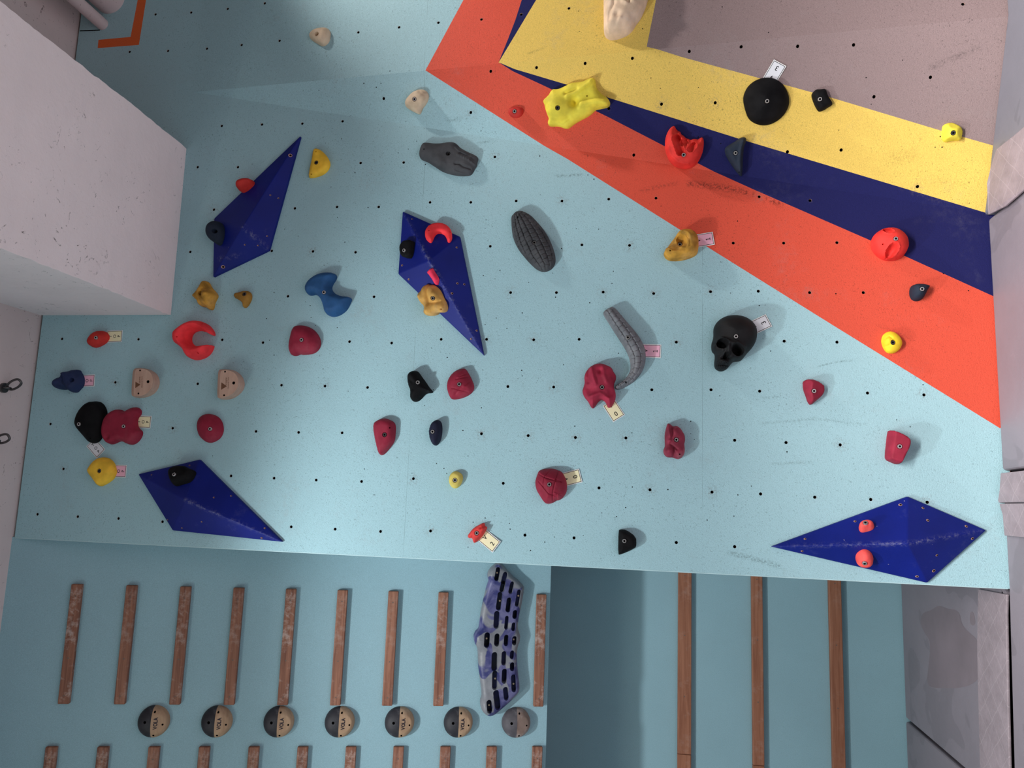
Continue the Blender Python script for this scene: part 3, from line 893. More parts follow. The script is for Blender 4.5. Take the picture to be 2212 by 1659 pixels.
# ------------------------------------------------------------------ anchors on the ceiling
def torus_vf(pts, r, n=10):
    V, F = [], []; m = len(pts)
    for i in range(m):
        p = Vector(pts[i]); d = (Vector(pts[(i + 1) % m]) - Vector(pts[i - 1])).normalized()
        a = d.cross(Vector((0.31, 0.95, 0.11))).normalized(); b = d.cross(a)
        for k in range(n): t = 2 * math.pi * k / n; V.append(p + (a * math.cos(t) + b * math.sin(t)) * r)
    for i in range(m):
        j = (i + 1) % m
        for k in range(n): q = (k + 1) % n; F.append((i * n + k, j * n + k, j * n + q, i * n + q))
    return V, F
def anchor(u, v, du, dv, label, L=0.068):
    """eye plate on the ceiling with a quick link hanging down and swung to the side"""
    c = on_plane(u, v, (-2.25, 0, 0), np.array([1.0, 0, 0])); o = W(c)
    root = empty('ceiling_anchor', Matrix.Translation(o)); tag(root, label, 'anchor', 'steel anchors on the ceiling')
    V, F = tube((0, 0, 0), (0, 0, -0.012), 0.022, 20); fix_normals(mesh_obj('base_plate', V, F, M['darksteel'], root, None, None, True, 40))
    pts = [Vector((0, 0.014 * math.cos(t), -0.022 + 0.014 * math.sin(t))) for t in np.linspace(0, 2 * math.pi, 21)[:-1]]
    V, F = torus_vf(pts, 0.0048); fix_normals(mesh_obj('eyelet', V, F, M['darksteel'], root))
    # the link's long axis towards picture direction (du, dv)
    end = on_plane(u + du, v + dv, (-2.25 + 0.075, 0, 0), np.array([1.0, 0, 0])); ax = (W(end) - o - Vector((0, 0, -0.03))).normalized()
    sd = ax.cross(W(CP) - o).normalized(); st = Vector((0, 0, -0.028)); pts = []
    for t in np.linspace(0, 2 * math.pi, 33)[:-1]:
        e = 0.019 if abs(math.cos(t)) < 2 else 0
        pts.append(st + ax * (L * 0.5 + (L * 0.5 - 0.0) * math.cos(t) * (1 if abs(math.cos(t)) < .8 else 1)) + sd * 0.0175 * math.copysign(abs(math.sin(t)) ** 0.6, math.sin(t)))
    V, F = torus_vf(pts, 0.0052); fix_normals(mesh_obj('quick_link', V, F, M['darksteel'], root))
anchor(6, 838, 30, -10, 'dark steel ceiling anchor with an oval link swung towards the wall', 0.075)
anchor(-18, 952, 30, -6, 'dark steel ceiling anchor at the photo edge, only its link showing', 0.07)
# ------------------------------------------------------------------ blue volumes
VOLS = []
def volume(outline, apex, H, label, rim=0.014, screws=(), wear=(), extra=()):
    c = wall_hit(sum(p[0] for p in outline) / 4, sum(p[1] for p in outline) / 4)
    fr = Frame(c, N_MAIN)
    B = [np.array([*fr.px(u, v, rim), rim]) for u, v in outline]
    A = np.array([*fr.px(*apex, H), H]); n = len(B)
    key, V, F, Wr, Mi = {}, [], [], [], []
    wseg = [(A, B[i]) for i in wear] + [(np.array([*fr.px(*a[:2], a[2]), a[2]]), np.array([*fr.px(*b[:2], b[2]), b[2]])) for a, b in extra]
    def vid(p):
        k = tuple(np.round(p, 5))
        if k not in key:
            key[k] = len(V); V.append(tuple(p)); w = 0
            for a, b in wseg:
                d = b - a; t = min(1, max(0, np.dot(p - a, d) / np.dot(d, d))); w = max(w, math.exp(-(np.linalg.norm(p - a - d * t) / 0.008) ** 2) * (1 - 0.75 * t))
            Wr.append(w)
        return key[k]
    tris = []
    for i in range(n):
        a, b = B[i], B[(i + 1) % n]
        nn = np.cross(a - A, b - A)
        if nn[2] < 0: a, b = b, a
        tris.append((A, a, b)); N = 22
        for r in range(N):
            for s in range(r + 1):
                def P(r_, s_): return A + (a - A) * ((r_ - s_) / N) + (b - A) * (s_ / N)
                F.append((vid(P(r, s)), vid(P(r + 1, s)), vid(P(r + 1, s + 1))))
                if s < r: F.append((vid(P(r, s)), vid(P(r + 1, s + 1)), vid(P(r, s + 1))))
    nt = len(F)
    N = 22
    for i in range(n):
        a, b = B[i], B[(i + 1) % n]
        for k in range(N):
            p, q = a + (b - a) * k / N, a + (b - a) * (k + 1) / N
            F.append((vid(p), vid(q), vid(q * [1, 1, 0]), vid(p * [1, 1, 0])))
    F.append(tuple(vid(p * [1, 1, 0]) for p in B))
    Mi = [0] * len(F)
    root = empty('climbing_volume', fr.matrix()); tag(root, label, 'climbing volume', 'blue kite-shaped volumes')
    vol = dict(fr=fr, tris=tris)
    VOLS.append(vol)
    nn_ = len(V)
    for s in screws:
        u, v, big = s; f2 = vol_frame(vol, u, v)
        if f2 is None: continue
        for r, m, dh, off in ((0.0042 * big, 1, 0.0006, 0), (0.0027 * big, 2, 0.0009, 0.0012)):
            k = len(V)
            for q in range(10):
                a = 2 * math.pi * q / 10; p = f2.pt(r * math.cos(a) + off, r * math.sin(a) * 0.8, dh)
                d = p - fr.O; V.append((d @ fr.e1, d @ fr.e2, d @ fr.n)); Wr.append(0)
            F.append(tuple(range(k, k + 10))); Mi.append(m)
    o = mesh_obj('shell', V, F, [M['volume'], M['raw'], M['black']], root, None, Mi, False, attr={'wear': Wr}); fix_normals(o)
    bevel(o, 0.005, 3, 12)
    return vol
def vol_frame(vol, u, v):
    fr = vol['fr']; best = None
    for A, a, b in vol['tris']:
        P = [fr.pt(*x) for x in (A, a, b)]
        n = np.cross(P[1] - P[0], P[2] - P[0]); n /= np.linalg.norm(n)
        if n[2] > 0: n = -n
        d = ray(u, v); den = d @ n
        if abs(den) < 1e-9: continue
        k = ((P[0] - CP) @ n) / den; X = CP + d * k
        m = np.array([P[1] - P[0], P[2] - P[0]]).T; st, *_ = np.linalg.lstsq(m, X - P[0], rcond=None)
        if st[0] >= -0.02 and st[1] >= -0.02 and st.sum() <= 1.02:
            if best is None or k < best[0]: best = (k, X, n)
    if best is None: return None
    return Frame(best[1], best[2])
zA = lambda p: zt(430, 280, 5.026, p)
zB = lambda p: zt(840, 440, 4.878, p)
zC = lambda p: zt(280, 980, 6.32, p)
zD = lambda p: zt(1650, 1050, 3.936, p)
zE = lambda p: zt(90, 690, 4.365, p)
zF = lambda p: zt(400, 580, 5.821, p)
zG = lambda p: zt(1480, 620, 7.541, p)
zH = lambda p: zt(1220, 640, 5.722, p)
zI = lambda p: zt(1160, 140, 10.367, p)
zJ = lambda p: zt(1420, 250, 10.533, p)
zK = lambda p: zt(880, 290, 5.353, p)
zL = lambda p: zt(1840, 460, 6.91, p)
zM = lambda p: zt(1580, 110, 8.848, p)
zN = lambda p: zt(1410, 480, 14.747, p)
zO = lambda p: zt(860, 780, 7.542, p)
zP = lambda p: zt(1410, 890, 13.82, p)
zQ = lambda p: zt(1700, 700, 5.183, p)
zR = lambda p: zt(1010, 1200, 9.213, p)
zS = lambda p: zt(1010, 1370, 8.733, p)
zT = lambda p: zt(1140, 1000, 16.59, p)
zU = lambda p: zt(995, 1120, 20.74, p)
zV = lambda p: zt(1260, 0, 11.06, p)
q1_ = lambda p: zt(0, 0, 2.962, p)
q2_ = lambda p: zt(740, 0, 2.962, p)
q3_ = lambda p: zt(1472, 0, 2.962, p)
q4_ = lambda p: zt(0, 550, 2.962, p)
q5_ = lambda p: zt(740, 550, 2.962, p)
q8_ = lambda p: zt(740, 1099, 2.962, p)
def s1(z, lst): return [(z([(a, b)])[0][0], z([(a, b)])[0][1], c) for a, b, c in lst]
def P1(z, a, b): return z([(a, b)])[0]

vol1 = volume(zA([(1100,68),(162,965),(152,1598),(758,1308)]), P1(zA, 470, 1060), 0.085, 'blue kite-shaped volume beside the ceiling beam, its point up and to the right',
              screws=s1(zA, [(990,280,2.2),(260,1490,2.2),(775,712,1),(862,745,1),(498,1250,1),(640,1258,1),(740,1157,1)]), wear=(3,), extra=[((P1(zA,230,1400)[0],P1(zA,230,1400)[1],.03),(P1(zA,560,1345)[0],P1(zA,560,1345)[1],.04))])
vol2 = volume(zB([(145,80),(98,738),(1003,1600),(748,345)]), P1(zB, 425, 600), 0.09, 'blue kite-shaped volume carrying the small coral horseshoe and the ochre knobbly hold',
              screws=s1(zB, [(245,163,1),(210,797,1.2),(722,840,1.3),(795,850,1.2),(665,945,1.4),(867,1425,1.1),(925,1338,1.2),(715,462,1.2),(140,650,1.3)]), wear=(0, 2))
vol3 = volume(zC([(115,280),(585,1048),(2085,1205),(950,80)]), P1(zC, 760, 635), 0.10, 'blue kite-shaped volume near the training board with one black hold on it',
              screws=s1(zC, [(820,162,1),(1150,600,1),(1385,578,1),(1845,1018,1.1),(1803,1150,1.2),(716,1014,1),(985,930,1),(520,905,1),(300,290,.9)]), wear=(2,))
vol4 = volume(zD([(62,515),(1225,88),(1893,375),(1390,823)]), P1(zD, 1222, 490), 0.125, 'blue kite-shaped volume low by the crash mats with two small coral holds',
              screws=s1(zD, [(350,450,1.2),(325,552,1.2),(775,300,1.2),(1160,160,1.6),(1352,186,1.3),(1393,292,1.4),(1720,342,1.4),(1772,446,1.5),(1470,588,1.3),(1443,720,1.8),(1302,768,1.5)]), wear=(0, 2))

# ------------------------------------------------------------------ hold materials
HM = {}
def hm(k, c, **kw): HM[k] = hold_mat('hold_' + k, c, **kw)
hm('cream', (0.66, 0.50, 0.345), chalk=0.15)
hm('cream_pale', (0.72, 0.52, 0.36), chalk=0.65)
hm('sun', (0.86, 0.50, 0.035))
hm('red', (0.55, 0.025, 0.018))
hm('ballred', (0.74, 0.030, 0.022))
hm('slate', (0.013, 0.021, 0.038), var=0.1, spec=.2)
hm('graphite', (0.052, 0.053, 0.058), chalk=0.05, grain=300, spec=.25)
hm('graphite_lite', (0.155, 0.160, 0.175), chalk=0.2, grain=300)
hm('lemon', (0.80, 0.66, 0.055))
hm('black', (0.0035, 0.0032, 0.0040), rough=0.75, spec=0.12, var=0.05)
hm('gold', (0.52, 0.255, 0.028), chalk=0.12, var=0.4)
hm('ochre', (0.34, 0.165, 0.022), var=0.3)
hm('tan', (0.60, 0.325, 0.075), chalk=0.2, var=0.3)
hm('blue', (0.012, 0.075, 0.21))
hm('deepblue', (0.010, 0.022, 0.080))
hm('coral', (0.95, 0.045, 0.055), rough=0.7, spec=.2)
hm('coral_soft', (0.80, 0.085, 0.075), chalk=0.1)
hm('pink', (0.85, 0.035, 0.10))
hm('wine', (0.265, 0.008, 0.032), var=0.15, chalk=0.06)
hm('wine_grey', (0.25, 0.018, 0.045), chalk=0.25, var=0.3)
hm('navyhold', (0.009, 0.011, 0.030), var=0.1, spec=.2)

# ------------------------------------------------------------------ holds on the wall
hold(q1_([(1975,228),(1995,200),(2025,182),(2085,175),(2108,188),(2108,235),(2095,270),(2060,292),(2030,275),(1985,248)]), .035, .03, HM['cream'],
     'cream rounded triangular hold, uppermost of the cream ones on the teal wall', P1(q1_,2025,216), brecess=.02, dark=True)
hold(q2_([(397,655),(405,630),(440,590),(480,570),(520,572),(543,595),(546,630),(530,665),(505,695),(492,735),(470,725),(430,705),(402,685)]), .045, .035, HM['cream'],
     'cream mitten-shaped hold beside the corner of the orange paint', P1(q2_,459,634), feats=[('g', q2_([(490,585),(525,610),(528,650),(505,680)]), 2.5, -.005)])
hold(zA([(1190,515),(1200,440),(1225,330),(1235,250),(1250,210),(1290,205),(1340,235),(1390,290),(1418,350),(1415,400),(1385,450),(1330,490),(1260,512),(1205,522)]), .030, .022, HM['sun'],
     'yellow half-moon hold next to the tip of the blue volume by the beam', P1(zA,1270,355), pins=zA([(1268,238),(1216,481)]), dark=True, edge=.008)
hold(zA([(418,610),(440,570),(490,545),(550,540),(595,555),(598,595),(560,635),(520,665),(470,682),(425,655)]), .085, .035, HM['red'],
     'small red oval hold on the edge of the blue volume by the beam', None, edge=.03, off=.03)
hold(zA([(78,1100),(90,1050),(125,1010),(175,990),(225,1000),(262,1040),(272,1110),(262,1180),(235,1240),(200,1250),(150,1215),(105,1185),(82,1140)]), .095, .05, HM['slate'],
     'dark slate round hold on the corner of the blue volume by the beam', P1(zA,160,1098), brecess=.03, edge=.045, off=.05)
hold(zK([(130,240),(135,190),(155,130),(180,98),(220,92),(310,105),(400,103),(465,88),(530,88),(570,105),(605,145),(660,180),(720,210),(790,240),(818,265),(800,320),(795,360),(775,385),(760,420),(735,455),(700,468),(620,472),(540,462),(450,440),(380,410),(300,355),(230,310),(150,280)]),
     .045, .045, HM['graphite'], 'dark grey snout-shaped hold with ridges and a round eye', P1(zK,470,222), pins=zK([(192,172)]), grid=.0032, brecess=.014, dark=True,
     feats=[('d', *P1(zK,415,355), 7.5, .010), ('d', *P1(zK,415,355), 3.6, -.007), ('g', zK([(560,350),(600,350),(650,380),(720,395)]), 2.6, -.009), ('g', zK([(590,250),(640,275),(700,300),(770,335)]), 2.2, .006),
            ('g', zK([(610,230),(700,262),(790,300)]), 1.6, -.005), ('g', zK([(560,410),(640,430),(730,430)]), 2, -.006), ('g', zK([(500,440),(600,455),(690,450)]), 1.4, -.004), ('g', zK([(570,130),(640,200),(720,240)]), 2.2, -.008),
            ('g', zK([(560,160),(600,200),(680,235)]), 1.6, .005)] + [('d', *P1(zK,620+i*28,268+i*12), 1.7, -.005) for i in range(6)])
def cells(axis, sp_len, n_ang, depth):
    def f(s, X, h, D):
        Q = np.array([s.fr.px(u, v, s.H * 0.7) for u, v, _ in axis]); hw = np.array([w_ / 500.0 for *_, w_ in axis])
        d, t = seg_dist(X, Q[:-1], Q[1:]); i = d.argmin(1); k = t[np.arange(len(X)), i]
        L = np.concatenate([[0], np.cumsum(np.linalg.norm(np.diff(Q, axis=0), axis=1))])
        arc = L[i] + k * (L[i + 1] - L[i]); w_ = hw[i] * (1 - k) + hw[i + 1] * k
        dr = (Q[i + 1] - Q[i]); dr /= np.linalg.norm(dr, axis=1)[:, None]; rel = X - Q[i]
        side = rel[:, 0] * -dr[:, 1] + rel[:, 1] * dr[:, 0]
        a = np.arcsin(np.clip(side / (w_ + 1e-6), -1, 1)) / (math.pi / n_ang) + (0.5 if n_ang % 2 else 0)
        ga = np.abs(a - np.round(a)) * (math.pi / n_ang) * w_ * np.sqrt(np.clip(1 - (side / (w_ + 1e-6)) ** 2, .05, 1))
        st = np.floor(a) * 0.27
        b = arc / sp_len + st; gb = np.abs(b - np.round(b)) * sp_len
        return h - depth * np.exp(-(ga / .0024) ** 2) - depth * 0.8 * np.exp(-(gb / .0020) ** 2) * np.clip(D / .004, 0, 1)
    return ('fn', f)
zk_ax = [(*P1(zK,1270,880),10),(*P1(zK,1340,1000),25),(*P1(zK,1430,1180),35),(*P1(zK,1520,1370),36),(*P1(zK,1590,1500),26),(*P1(zK,1600,1590),12)]
hold(zK([(1192,960),(1200,930),(1240,890),(1290,870),(1350,882),(1420,920),(1480,980),(1550,1060),(1620,1160),(1670,1270),(1705,1380),(1710,1460),(1690,1520),(1640,1565),(1570,1582),(1500,1560),(1420,1490),(1340,1400),(1270,1310),(1215,1190),(1198,1080)]),
     .058, .070, HM['graphite'], 'dark grey oval hold moulded in small square blocks like a grenade', P1(zK,1465,1248), pins=[(*P1(zK,1277,958), .005)], grid=.0026, feats=[cells(zk_ax, .021, 8, .0055)], dark=False)
hold(zI([(130,830),(150,770),(210,720),(270,660),(310,580),(350,535),(430,545),(520,520),(600,480),(680,440),(760,395),(850,390),(960,380),(1060,350),(1140,305),(1210,285),(1270,295),(1300,340),(1315,460),(1340,540),(1400,610),(1480,680),(1560,725),(1610,790),(1635,860),(1620,920),(1560,960),(1440,985),(1320,1005),(1270,1050),(1210,1110),(1120,1170),(1000,1230),(900,1285),(830,1330),(760,1385),(690,1430),(600,1425),(520,1390),(430,1375),(330,1385),(270,1375),(235,1320),(245,1240),(270,1210),(220,1090),(185,980),(170,900)]),
     .045, .035, HM['lemon'], 'large lemon-yellow sculpted hold with two raised corners over the navy band', P1(zI,455,960), pins=zI([(1120,698)]), grid=.0038, brecess=.012, dark=True,
     feats=[('d', *P1(zI,440,960), 24, .034), ('d', *P1(zI,820,840), 9, -.036), ('g', zI([(1240,340),(1050,500),(850,640),(700,700)]), 5, .016), ('g', zI([(1560,850),(1300,850),(1000,900)]), 8, .014), ('g', zI([(900,560),(660,650)]), 4, -.012),
            ('g', zI([(350,1270),(560,1300),(700,1200)]), 5, -.010), ('d', *P1(zI,1150,640), 14, -.006)])
hold(q2_([(1058,710),(1070,688),(1110,682),(1150,688),(1157,710),(1145,742),(1115,757),(1080,752),(1062,730)]), .026, .016, HM['red'],
     'tiny dark red hold with a pale bolt on the orange paint', P1(q2_,1101,712), brecess=.004)
hold(zJ([(165,640),(175,520),(210,400),(270,290),(330,235),(385,220),(410,270),(440,320),(490,345),(520,360),(540,420),(600,450),(640,500),(700,515),(760,545),(820,520),(890,525),(930,535),(970,500),(1020,480),(1050,520),(1060,600),(1050,740),(1020,860),(960,1000),(900,1090),(800,1180),(690,1215),(560,1215),(440,1180),(330,1110),(250,1010),(200,880),(170,760)]),
     .075, .045, HM['ballred'], 'bright red jaw-shaped hold with a bitten, jagged hollow', P1(zJ,600,890), grid=.003, smooth=1, brecess=.006,
     feats=[('g', zJ([(400,280),(440,450),(640,560),(800,620),(930,560)]), 9, -.028), ('pit', *P1(zJ,430,520), *P1(zJ,530,820), 9, .026), ('pit', *P1(zJ,600,610), *P1(zJ,640,640), 8, .016), ('pit', *P1(zJ,760,760), *P1(zJ,830,680), 7, .018), ('g', zJ([(480,420),(600,560),(700,640),(730,780)]), 2.5, .010),
            ('g', zJ([(560,440),(580,520)]), 2, .007), ('g', zJ([(700,530),(690,620)]), 2, .007), ('g', zJ([(250,700),(300,900),(480,1060),(700,1100)]), 3, .006)])
hold(zJ([(1535,740),(1600,680),(1700,620),(1800,560),(1880,500),(1950,485),(2010,490),(2030,540),(2010,620),(1975,720),(1960,850),(1950,1000),(1945,1150),(1935,1300),(1925,1385),(1880,1370),(1800,1280),(1720,1170),(1640,1050),(1570,930),(1535,830)]),
     .045, .025, HM['slate'], 'dark slate boomerang-shaped hold across the navy band', P1(zJ,1780,848), pins=zJ([(1862,1287)]), feats=[('g', zJ([(1960,560),(1900,780),(1880,1000),(1890,1280)]), 3.5, .012)], brecess=.006)
hold(zM([(225,930),(240,820),(300,690),(400,590),(520,525),(650,495),(760,495),(870,530),(980,610),(1060,720),(1110,850),(1118,980),(1090,1090),(1020,1210),(920,1310),(800,1380),(680,1415),(560,1415),(430,1370),(330,1290),(285,1180),(255,1080)]),
     .075, .105, HM['black'], 'big round black dish-shaped hold on the yellow paint', P1(zM,683,960), power=1.5, brecess=.004)
hold(zM([(1530,840),(1560,790),(1620,730),(1700,730),(1790,715),(1815,740),(1840,830),(1880,900),(1930,970),(1938,1010),(1920,1045),(1850,1080),(1780,1130),(1700,1158),(1660,1150),(1600,1050),(1560,950)]),
     .038, .022, HM['black'], 'small black blocky hold beside the big round black one', P1(zM,1692,922), brecess=.004)
yb = [(P1(q3_,1720,820)), (P1(q3_,1768,825)), (P1(q3_,1765,875)), (P1(q3_,1715,875))]
hold(q3_([(1672,830),(1680,798),(1728,780),(1770,795),(1806,825),(1800,870),(1790,900),(1735,900),(1690,912),(1672,890)]), .045, .028, HM['lemon'],
     'small faceted lemon-yellow hold where the yellow and mauve paint meet by the mats', P1(q3_,1742,850), dark=True, smooth=1, brecess=.010,
     planes=[((*yb[0],.044),(*yb[3],.044),(*P1(q3_,1675,860),.012)), ((*yb[0],.044),(*yb[1],.044),(*P1(q3_,1728,782),.014)), ((*yb[2],.044),(*yb[3],.044),(*P1(q3_,1740,905),.014)), ((*yb[1],.044),(*yb[2],.044),(*P1(q3_,1803,850),.016))])
hold(zV([(470,-400),(468,0),(470,200),(470,500),(475,700),(500,780),(560,840),(640,868),(760,860),(900,820),(1050,750),(1140,670),(1200,590),(1260,480),(1340,390),(1420,230),(1500,30),(1560,-200),(1580,-500),(1400,-750),(1000,-850),(650,-750)]), .085, .06, HM['cream_pale'],
     'large chalky cream flowstone hold cut off by the photo edge', None, grid=.0045,
     feats=[('g', zV([(760,-200),(740,150),(640,330),(620,500)]), 4, -.010), ('g', zV([(900,-100),(970,120),(1040,160)]), 3.5, .009), ('g', zV([(1180,-100),(1210,80)]), 4, .009), ('g', zV([(1080,-100),(1100,100)]), 3, -.008), ('d', *P1(zV,810,400), 7, -.010), ('g', zV([(520,200),(500,560),(560,760)]), 3, -.006), ('g', zV([(900,500),(830,640)]), 4, .006)])
hold(zN([(345,975),(380,890),(440,800),(520,690),(620,550),(720,430),(800,330),(880,250),(970,220),(1080,210),(1200,220),(1310,270),(1400,350),(1450,450),(1475,600),(1470,780),(1440,950),(1340,1040),(1180,1110),(1000,1160),(800,1190),(600,1190),(470,1150),(390,1080)]),
     .070, .035, HM['gold'], 'ochre hollowed hold like a shell, across the orange paint edge, pink card under it', P1(zN,870,675), pins=zN([(560,885)]), grid=.003, brecess=.012,
     feats=[('pit', *P1(zN,700,680), *P1(zN,880,560), 17, .038), ('pit', *P1(zN,900,520), *P1(zN,980,720), 9, .014), ('g', zN([(560,930),(800,910),(1020,870),(1150,760),(1150,560),(1050,400),(950,310)]), 3, -.007), ('g', zN([(900,300),(1030,420),(1100,600)]), 4, .010), ('g', zN([(500,880),(800,830),(1010,770)]), 3, .007)])
hold(zL([(310,430),(330,340),(390,265),(480,215),(590,200),(690,215),(780,270),(850,350),(870,450),(860,530),(800,620),(720,670),(620,690),(510,680),(420,630),(350,560),(315,490)]), .085, .078, HM['ballred'],
     'bright red ball hold with finger pockets between the orange and navy paint', P1(zL,657,385), pins=zL([(410,525)]), feats=[('pit', *P1(zL,530,255), *P1(zL,565,270), 6.5, .030), ('pit', *P1(zL,590,575), *P1(zL,615,535), 9.5, .036)], brecess=.005)
hold(zL([(880,1150),(895,1090),(940,1055),(1020,1052),(1100,1060),(1165,1085),(1170,1105),(1130,1170),(1100,1240),(1050,1290),(980,1305),(920,1285),(885,1230)]), .055, .030, HM['slate'],
     'small dark slate teardrop hold on the orange paint near the mats', P1(zL,1053,1133), brecess=.008)
f2 = vol_frame(vol2, *P1(zB, 520, 270)) 
hold(zB([(377,320),(390,270),(430,230),(490,212),(560,212),(620,240),(655,280),(668,330),(665,370),(645,400),(620,398),(610,360),(590,320),(550,303),(510,305),(485,330),(470,365),(455,400),(430,402),(395,370)]), .024, .014, HM['coral'],
     'small coral horseshoe hold on the blue volume', None, pins=zB([(423,282),(643,298)]), fr=f2, edge=.012)
f2 = vol_frame(vol2, *P1(zB, 190, 480))
hold(zB([(132,450),(170,400),(185,392),(258,388),(250,450),(235,570),(180,570),(150,560),(135,520)]), .035, .016, HM['black'],
     'black blocky hold on the upper edge of the blue volume with the coral horseshoe', P1(zB,160,492), fr=f2, smooth=1, brecess=.004, edge=.022)
f2 = vol_frame(vol2, *P1(zB, 465, 770))
hold(zB([(400,720),(450,672),(475,720),(522,790),(520,830),(510,862),(490,845),(455,785),(430,750)]), .022, .010, HM['pink'],
     'slim hot-pink wedge hold beside the ridge of the blue volume', None, fr=f2, smooth=1)
f2 = vol_frame(vol2, *P1(zB, 457, 985))
hold(zB([(308,950),(315,930),(345,910),(355,870),(385,852),(410,862),(440,858),(480,880),(520,920),(545,970),(560,1010),(590,1060),(600,1110),(590,1145),(560,1155),(520,1145),(500,1175),(460,1190),(410,1185),(380,1160),(368,1120),(385,1085),(350,1055),(320,1010)]), .050, .03, HM['tan'],
     'ochre knobbly hold of round lobes on the edge of the blue volume', P1(zB,457,998), pins=zB([(545,1113)]), fr=f2, grid=.0034, brecess=.010, dark=True, off=.02,
     feats=[('d', *P1(zB,350,965), 7, .016), ('d', *P1(zB,440,1115), 10, .020), ('d', *P1(zB,485,935), 7, .010), ('d', *P1(zB,575,1080), 6, .010), ('g', zB([(400,880),(410,970),(430,1040),(520,1030)]), 4, -.014)])
hold(zF([(88,350),(110,325),(150,290),(190,220),(225,160),(255,148),(285,170),(305,220),(350,270),(385,310),(392,345),(370,385),(348,430),(340,490),(320,515),(285,510),(240,475),(190,472),(165,450),(160,420),(130,385)]), .060, .032, HM['gold'],
     'golden star-shaped hold near the foot of the beam', P1(zF,188,305), grid=.0034, brecess=.016, dark=True,
     feats=[('d', *P1(zF,290,340), 12, .022), ('g', zF([(230,260),(215,330),(240,400),(290,460)]), 3, -.010), ('g', zF([(150,320),(180,400),(200,440)]), 3, -.006)])
hold(zF([(615,335),(630,305),(690,295),(740,278),(790,278),(825,310),(830,370),(805,430),(770,480),(740,495),(725,480),(725,440),(690,405),(640,375),(615,365)]), .035, .022, HM['ochre'],
     'small dull ochre beak-shaped hold beside the golden star-shaped one', P1(zF,738,318), brecess=.010, dark=True)
hold(zF([(1500,260),(1520,190),(1580,120),(1680,60),(1780,45),(1860,50),(1895,80),(1885,130),(1840,190),(1825,250),(1860,300),(1930,335),(2010,348),(2070,355),(2083,385),(2060,430),(2030,500),(1980,550),(1910,590),(1840,600),(1780,580),(1748,545),(1735,470),(1700,380),(1640,315),(1580,330),(1530,325)]), .055, .032, HM['blue'],
     'mid-blue bone-shaped hold pinched at the middle', P1(zF,1745,300), brecess=.004, feats=[('g', zF([(1850,110),(1800,230),(1850,310)]), 4, -.008)])
hold(q4_([(1118,540),(1120,500),(1150,470),(1200,435),(1260,418),(1310,435),(1345,470),(1360,505),(1350,515),(1310,490),(1260,478),(1225,490),(1205,520),(1208,560),(1240,585),(1290,585),(1350,573),(1350,590),(1330,630),(1290,660),(1230,672),(1200,655),(1180,610),(1150,585),(1125,570)]), .085, .035, HM['coral'],
     'large coral horseshoe hold on the teal wall', None, pins=q4_([(1295,447),(1270,630),(1128,525)]), edge=.02)
hold(zF([(1290,960),(1310,850),(1335,760),(1370,715),(1430,705),(1510,715),(1590,750),(1650,810),(1685,880),(1692,950),(1665,1020),(1600,1065),(1530,1075),(1460,1080),(1435,1070),(1400,1090),(1350,1095),(1310,1070),(1295,1020)]), .05, .045, HM['wine'],
     'smooth wine-red rounded hold below the blue bone-shaped one', P1(zF,1463,898), brecess=.004, power=1.7)
hold(zE([(430,220),(445,170),(490,120),(545,100),(600,112),(628,160),(610,205),(560,240),(500,265),(455,255)]), .045, .030, HM['red'],
     'red oval hold nearest the ceiling with a cream card beside it', P1(zE,512,172), brecess=.004)
hold(zE([(113,610),(125,570),(160,545),(195,540),(188,510),(205,490),(240,492),(275,480),(310,468),(345,475),(355,500),(378,530),(385,570),(380,620),(350,650),(320,685),(285,688),(255,675),(235,655),(195,660),(140,655),(115,635)]), .055, .032, HM['deepblue'],
     'dark blue hold of clustered lobes with a pink card beside it', P1(zE,280,572), pins=zE([(318,478)]), brecess=.02, dark=True,
     feats=[('d', *P1(zE,285,650), 7, .012), ('d', *P1(zE,150,600), 9, .010), ('d', *P1(zE,330,490), 5, .010), ('d', *P1(zE,215,510), 5, .010), ('g', zE([(200,520),(205,600),(230,660)]), 3, -.010)])
hold(zE([(312,970),(330,900),(370,830),(430,775),(500,765),(550,785),(585,840),(592,900),(580,980),(565,1060),(540,1120),(510,1155),(470,1170),(440,1160),(400,1110),(345,1050),(318,1010)]), .065, .055, HM['black'],
     'large black egg-shaped hold with a white card tucked under it', P1(zE,355,988), pins=zE([(475,1123)]), brecess=.003)
hold(zE([(568,1060),(575,990),(600,920),(650,870),(700,845),(740,850),(775,870),(820,845),(860,825),(900,828),(925,855),(925,895),(895,930),(890,980),(905,1030),(935,1050),(938,1085),(910,1140),(860,1180),(810,1180),(770,1155),(730,1145),(690,1165),(650,1180),(610,1165),(580,1120)]), .045, .028, HM['wine'],
     'large wine-red leaf-shaped hold with four lobes beside the black egg-shaped one', P1(zE,772,1008), feats=[('d', *P1(zE,625,1110), 6, -.016), ('d', *P1(zE,660,930), 10, .008)], brecess=.005)
hold(zE([(430,1420),(450,1385),(490,1330),(550,1295),(620,1305),(670,1350),(693,1420),(690,1460),(660,1510),(600,1550),(545,1578),(520,1560),(480,1500),(445,1460)]), .045, .035, HM['sun'],
     'yellow rounded pentagonal hold with a pink card beside it', P1(zE,540,1428), dark=True)
hold(q4_([(1253,1090),(1262,1050),(1290,1022),(1330,1015),(1375,1028),(1405,1055),(1420,1100),(1418,1140),(1395,1180),(1345,1205),(1310,1200),(1270,1165),(1256,1125)]), .05, .05, HM['wine'],
     'smooth round wine-red hold between the leaf-shaped hold and the blue volume', P1(q4_,1343,1115), brecess=.004, power=1.6)
f2 = vol_frame(vol3, *P1(zC, 640, 300))
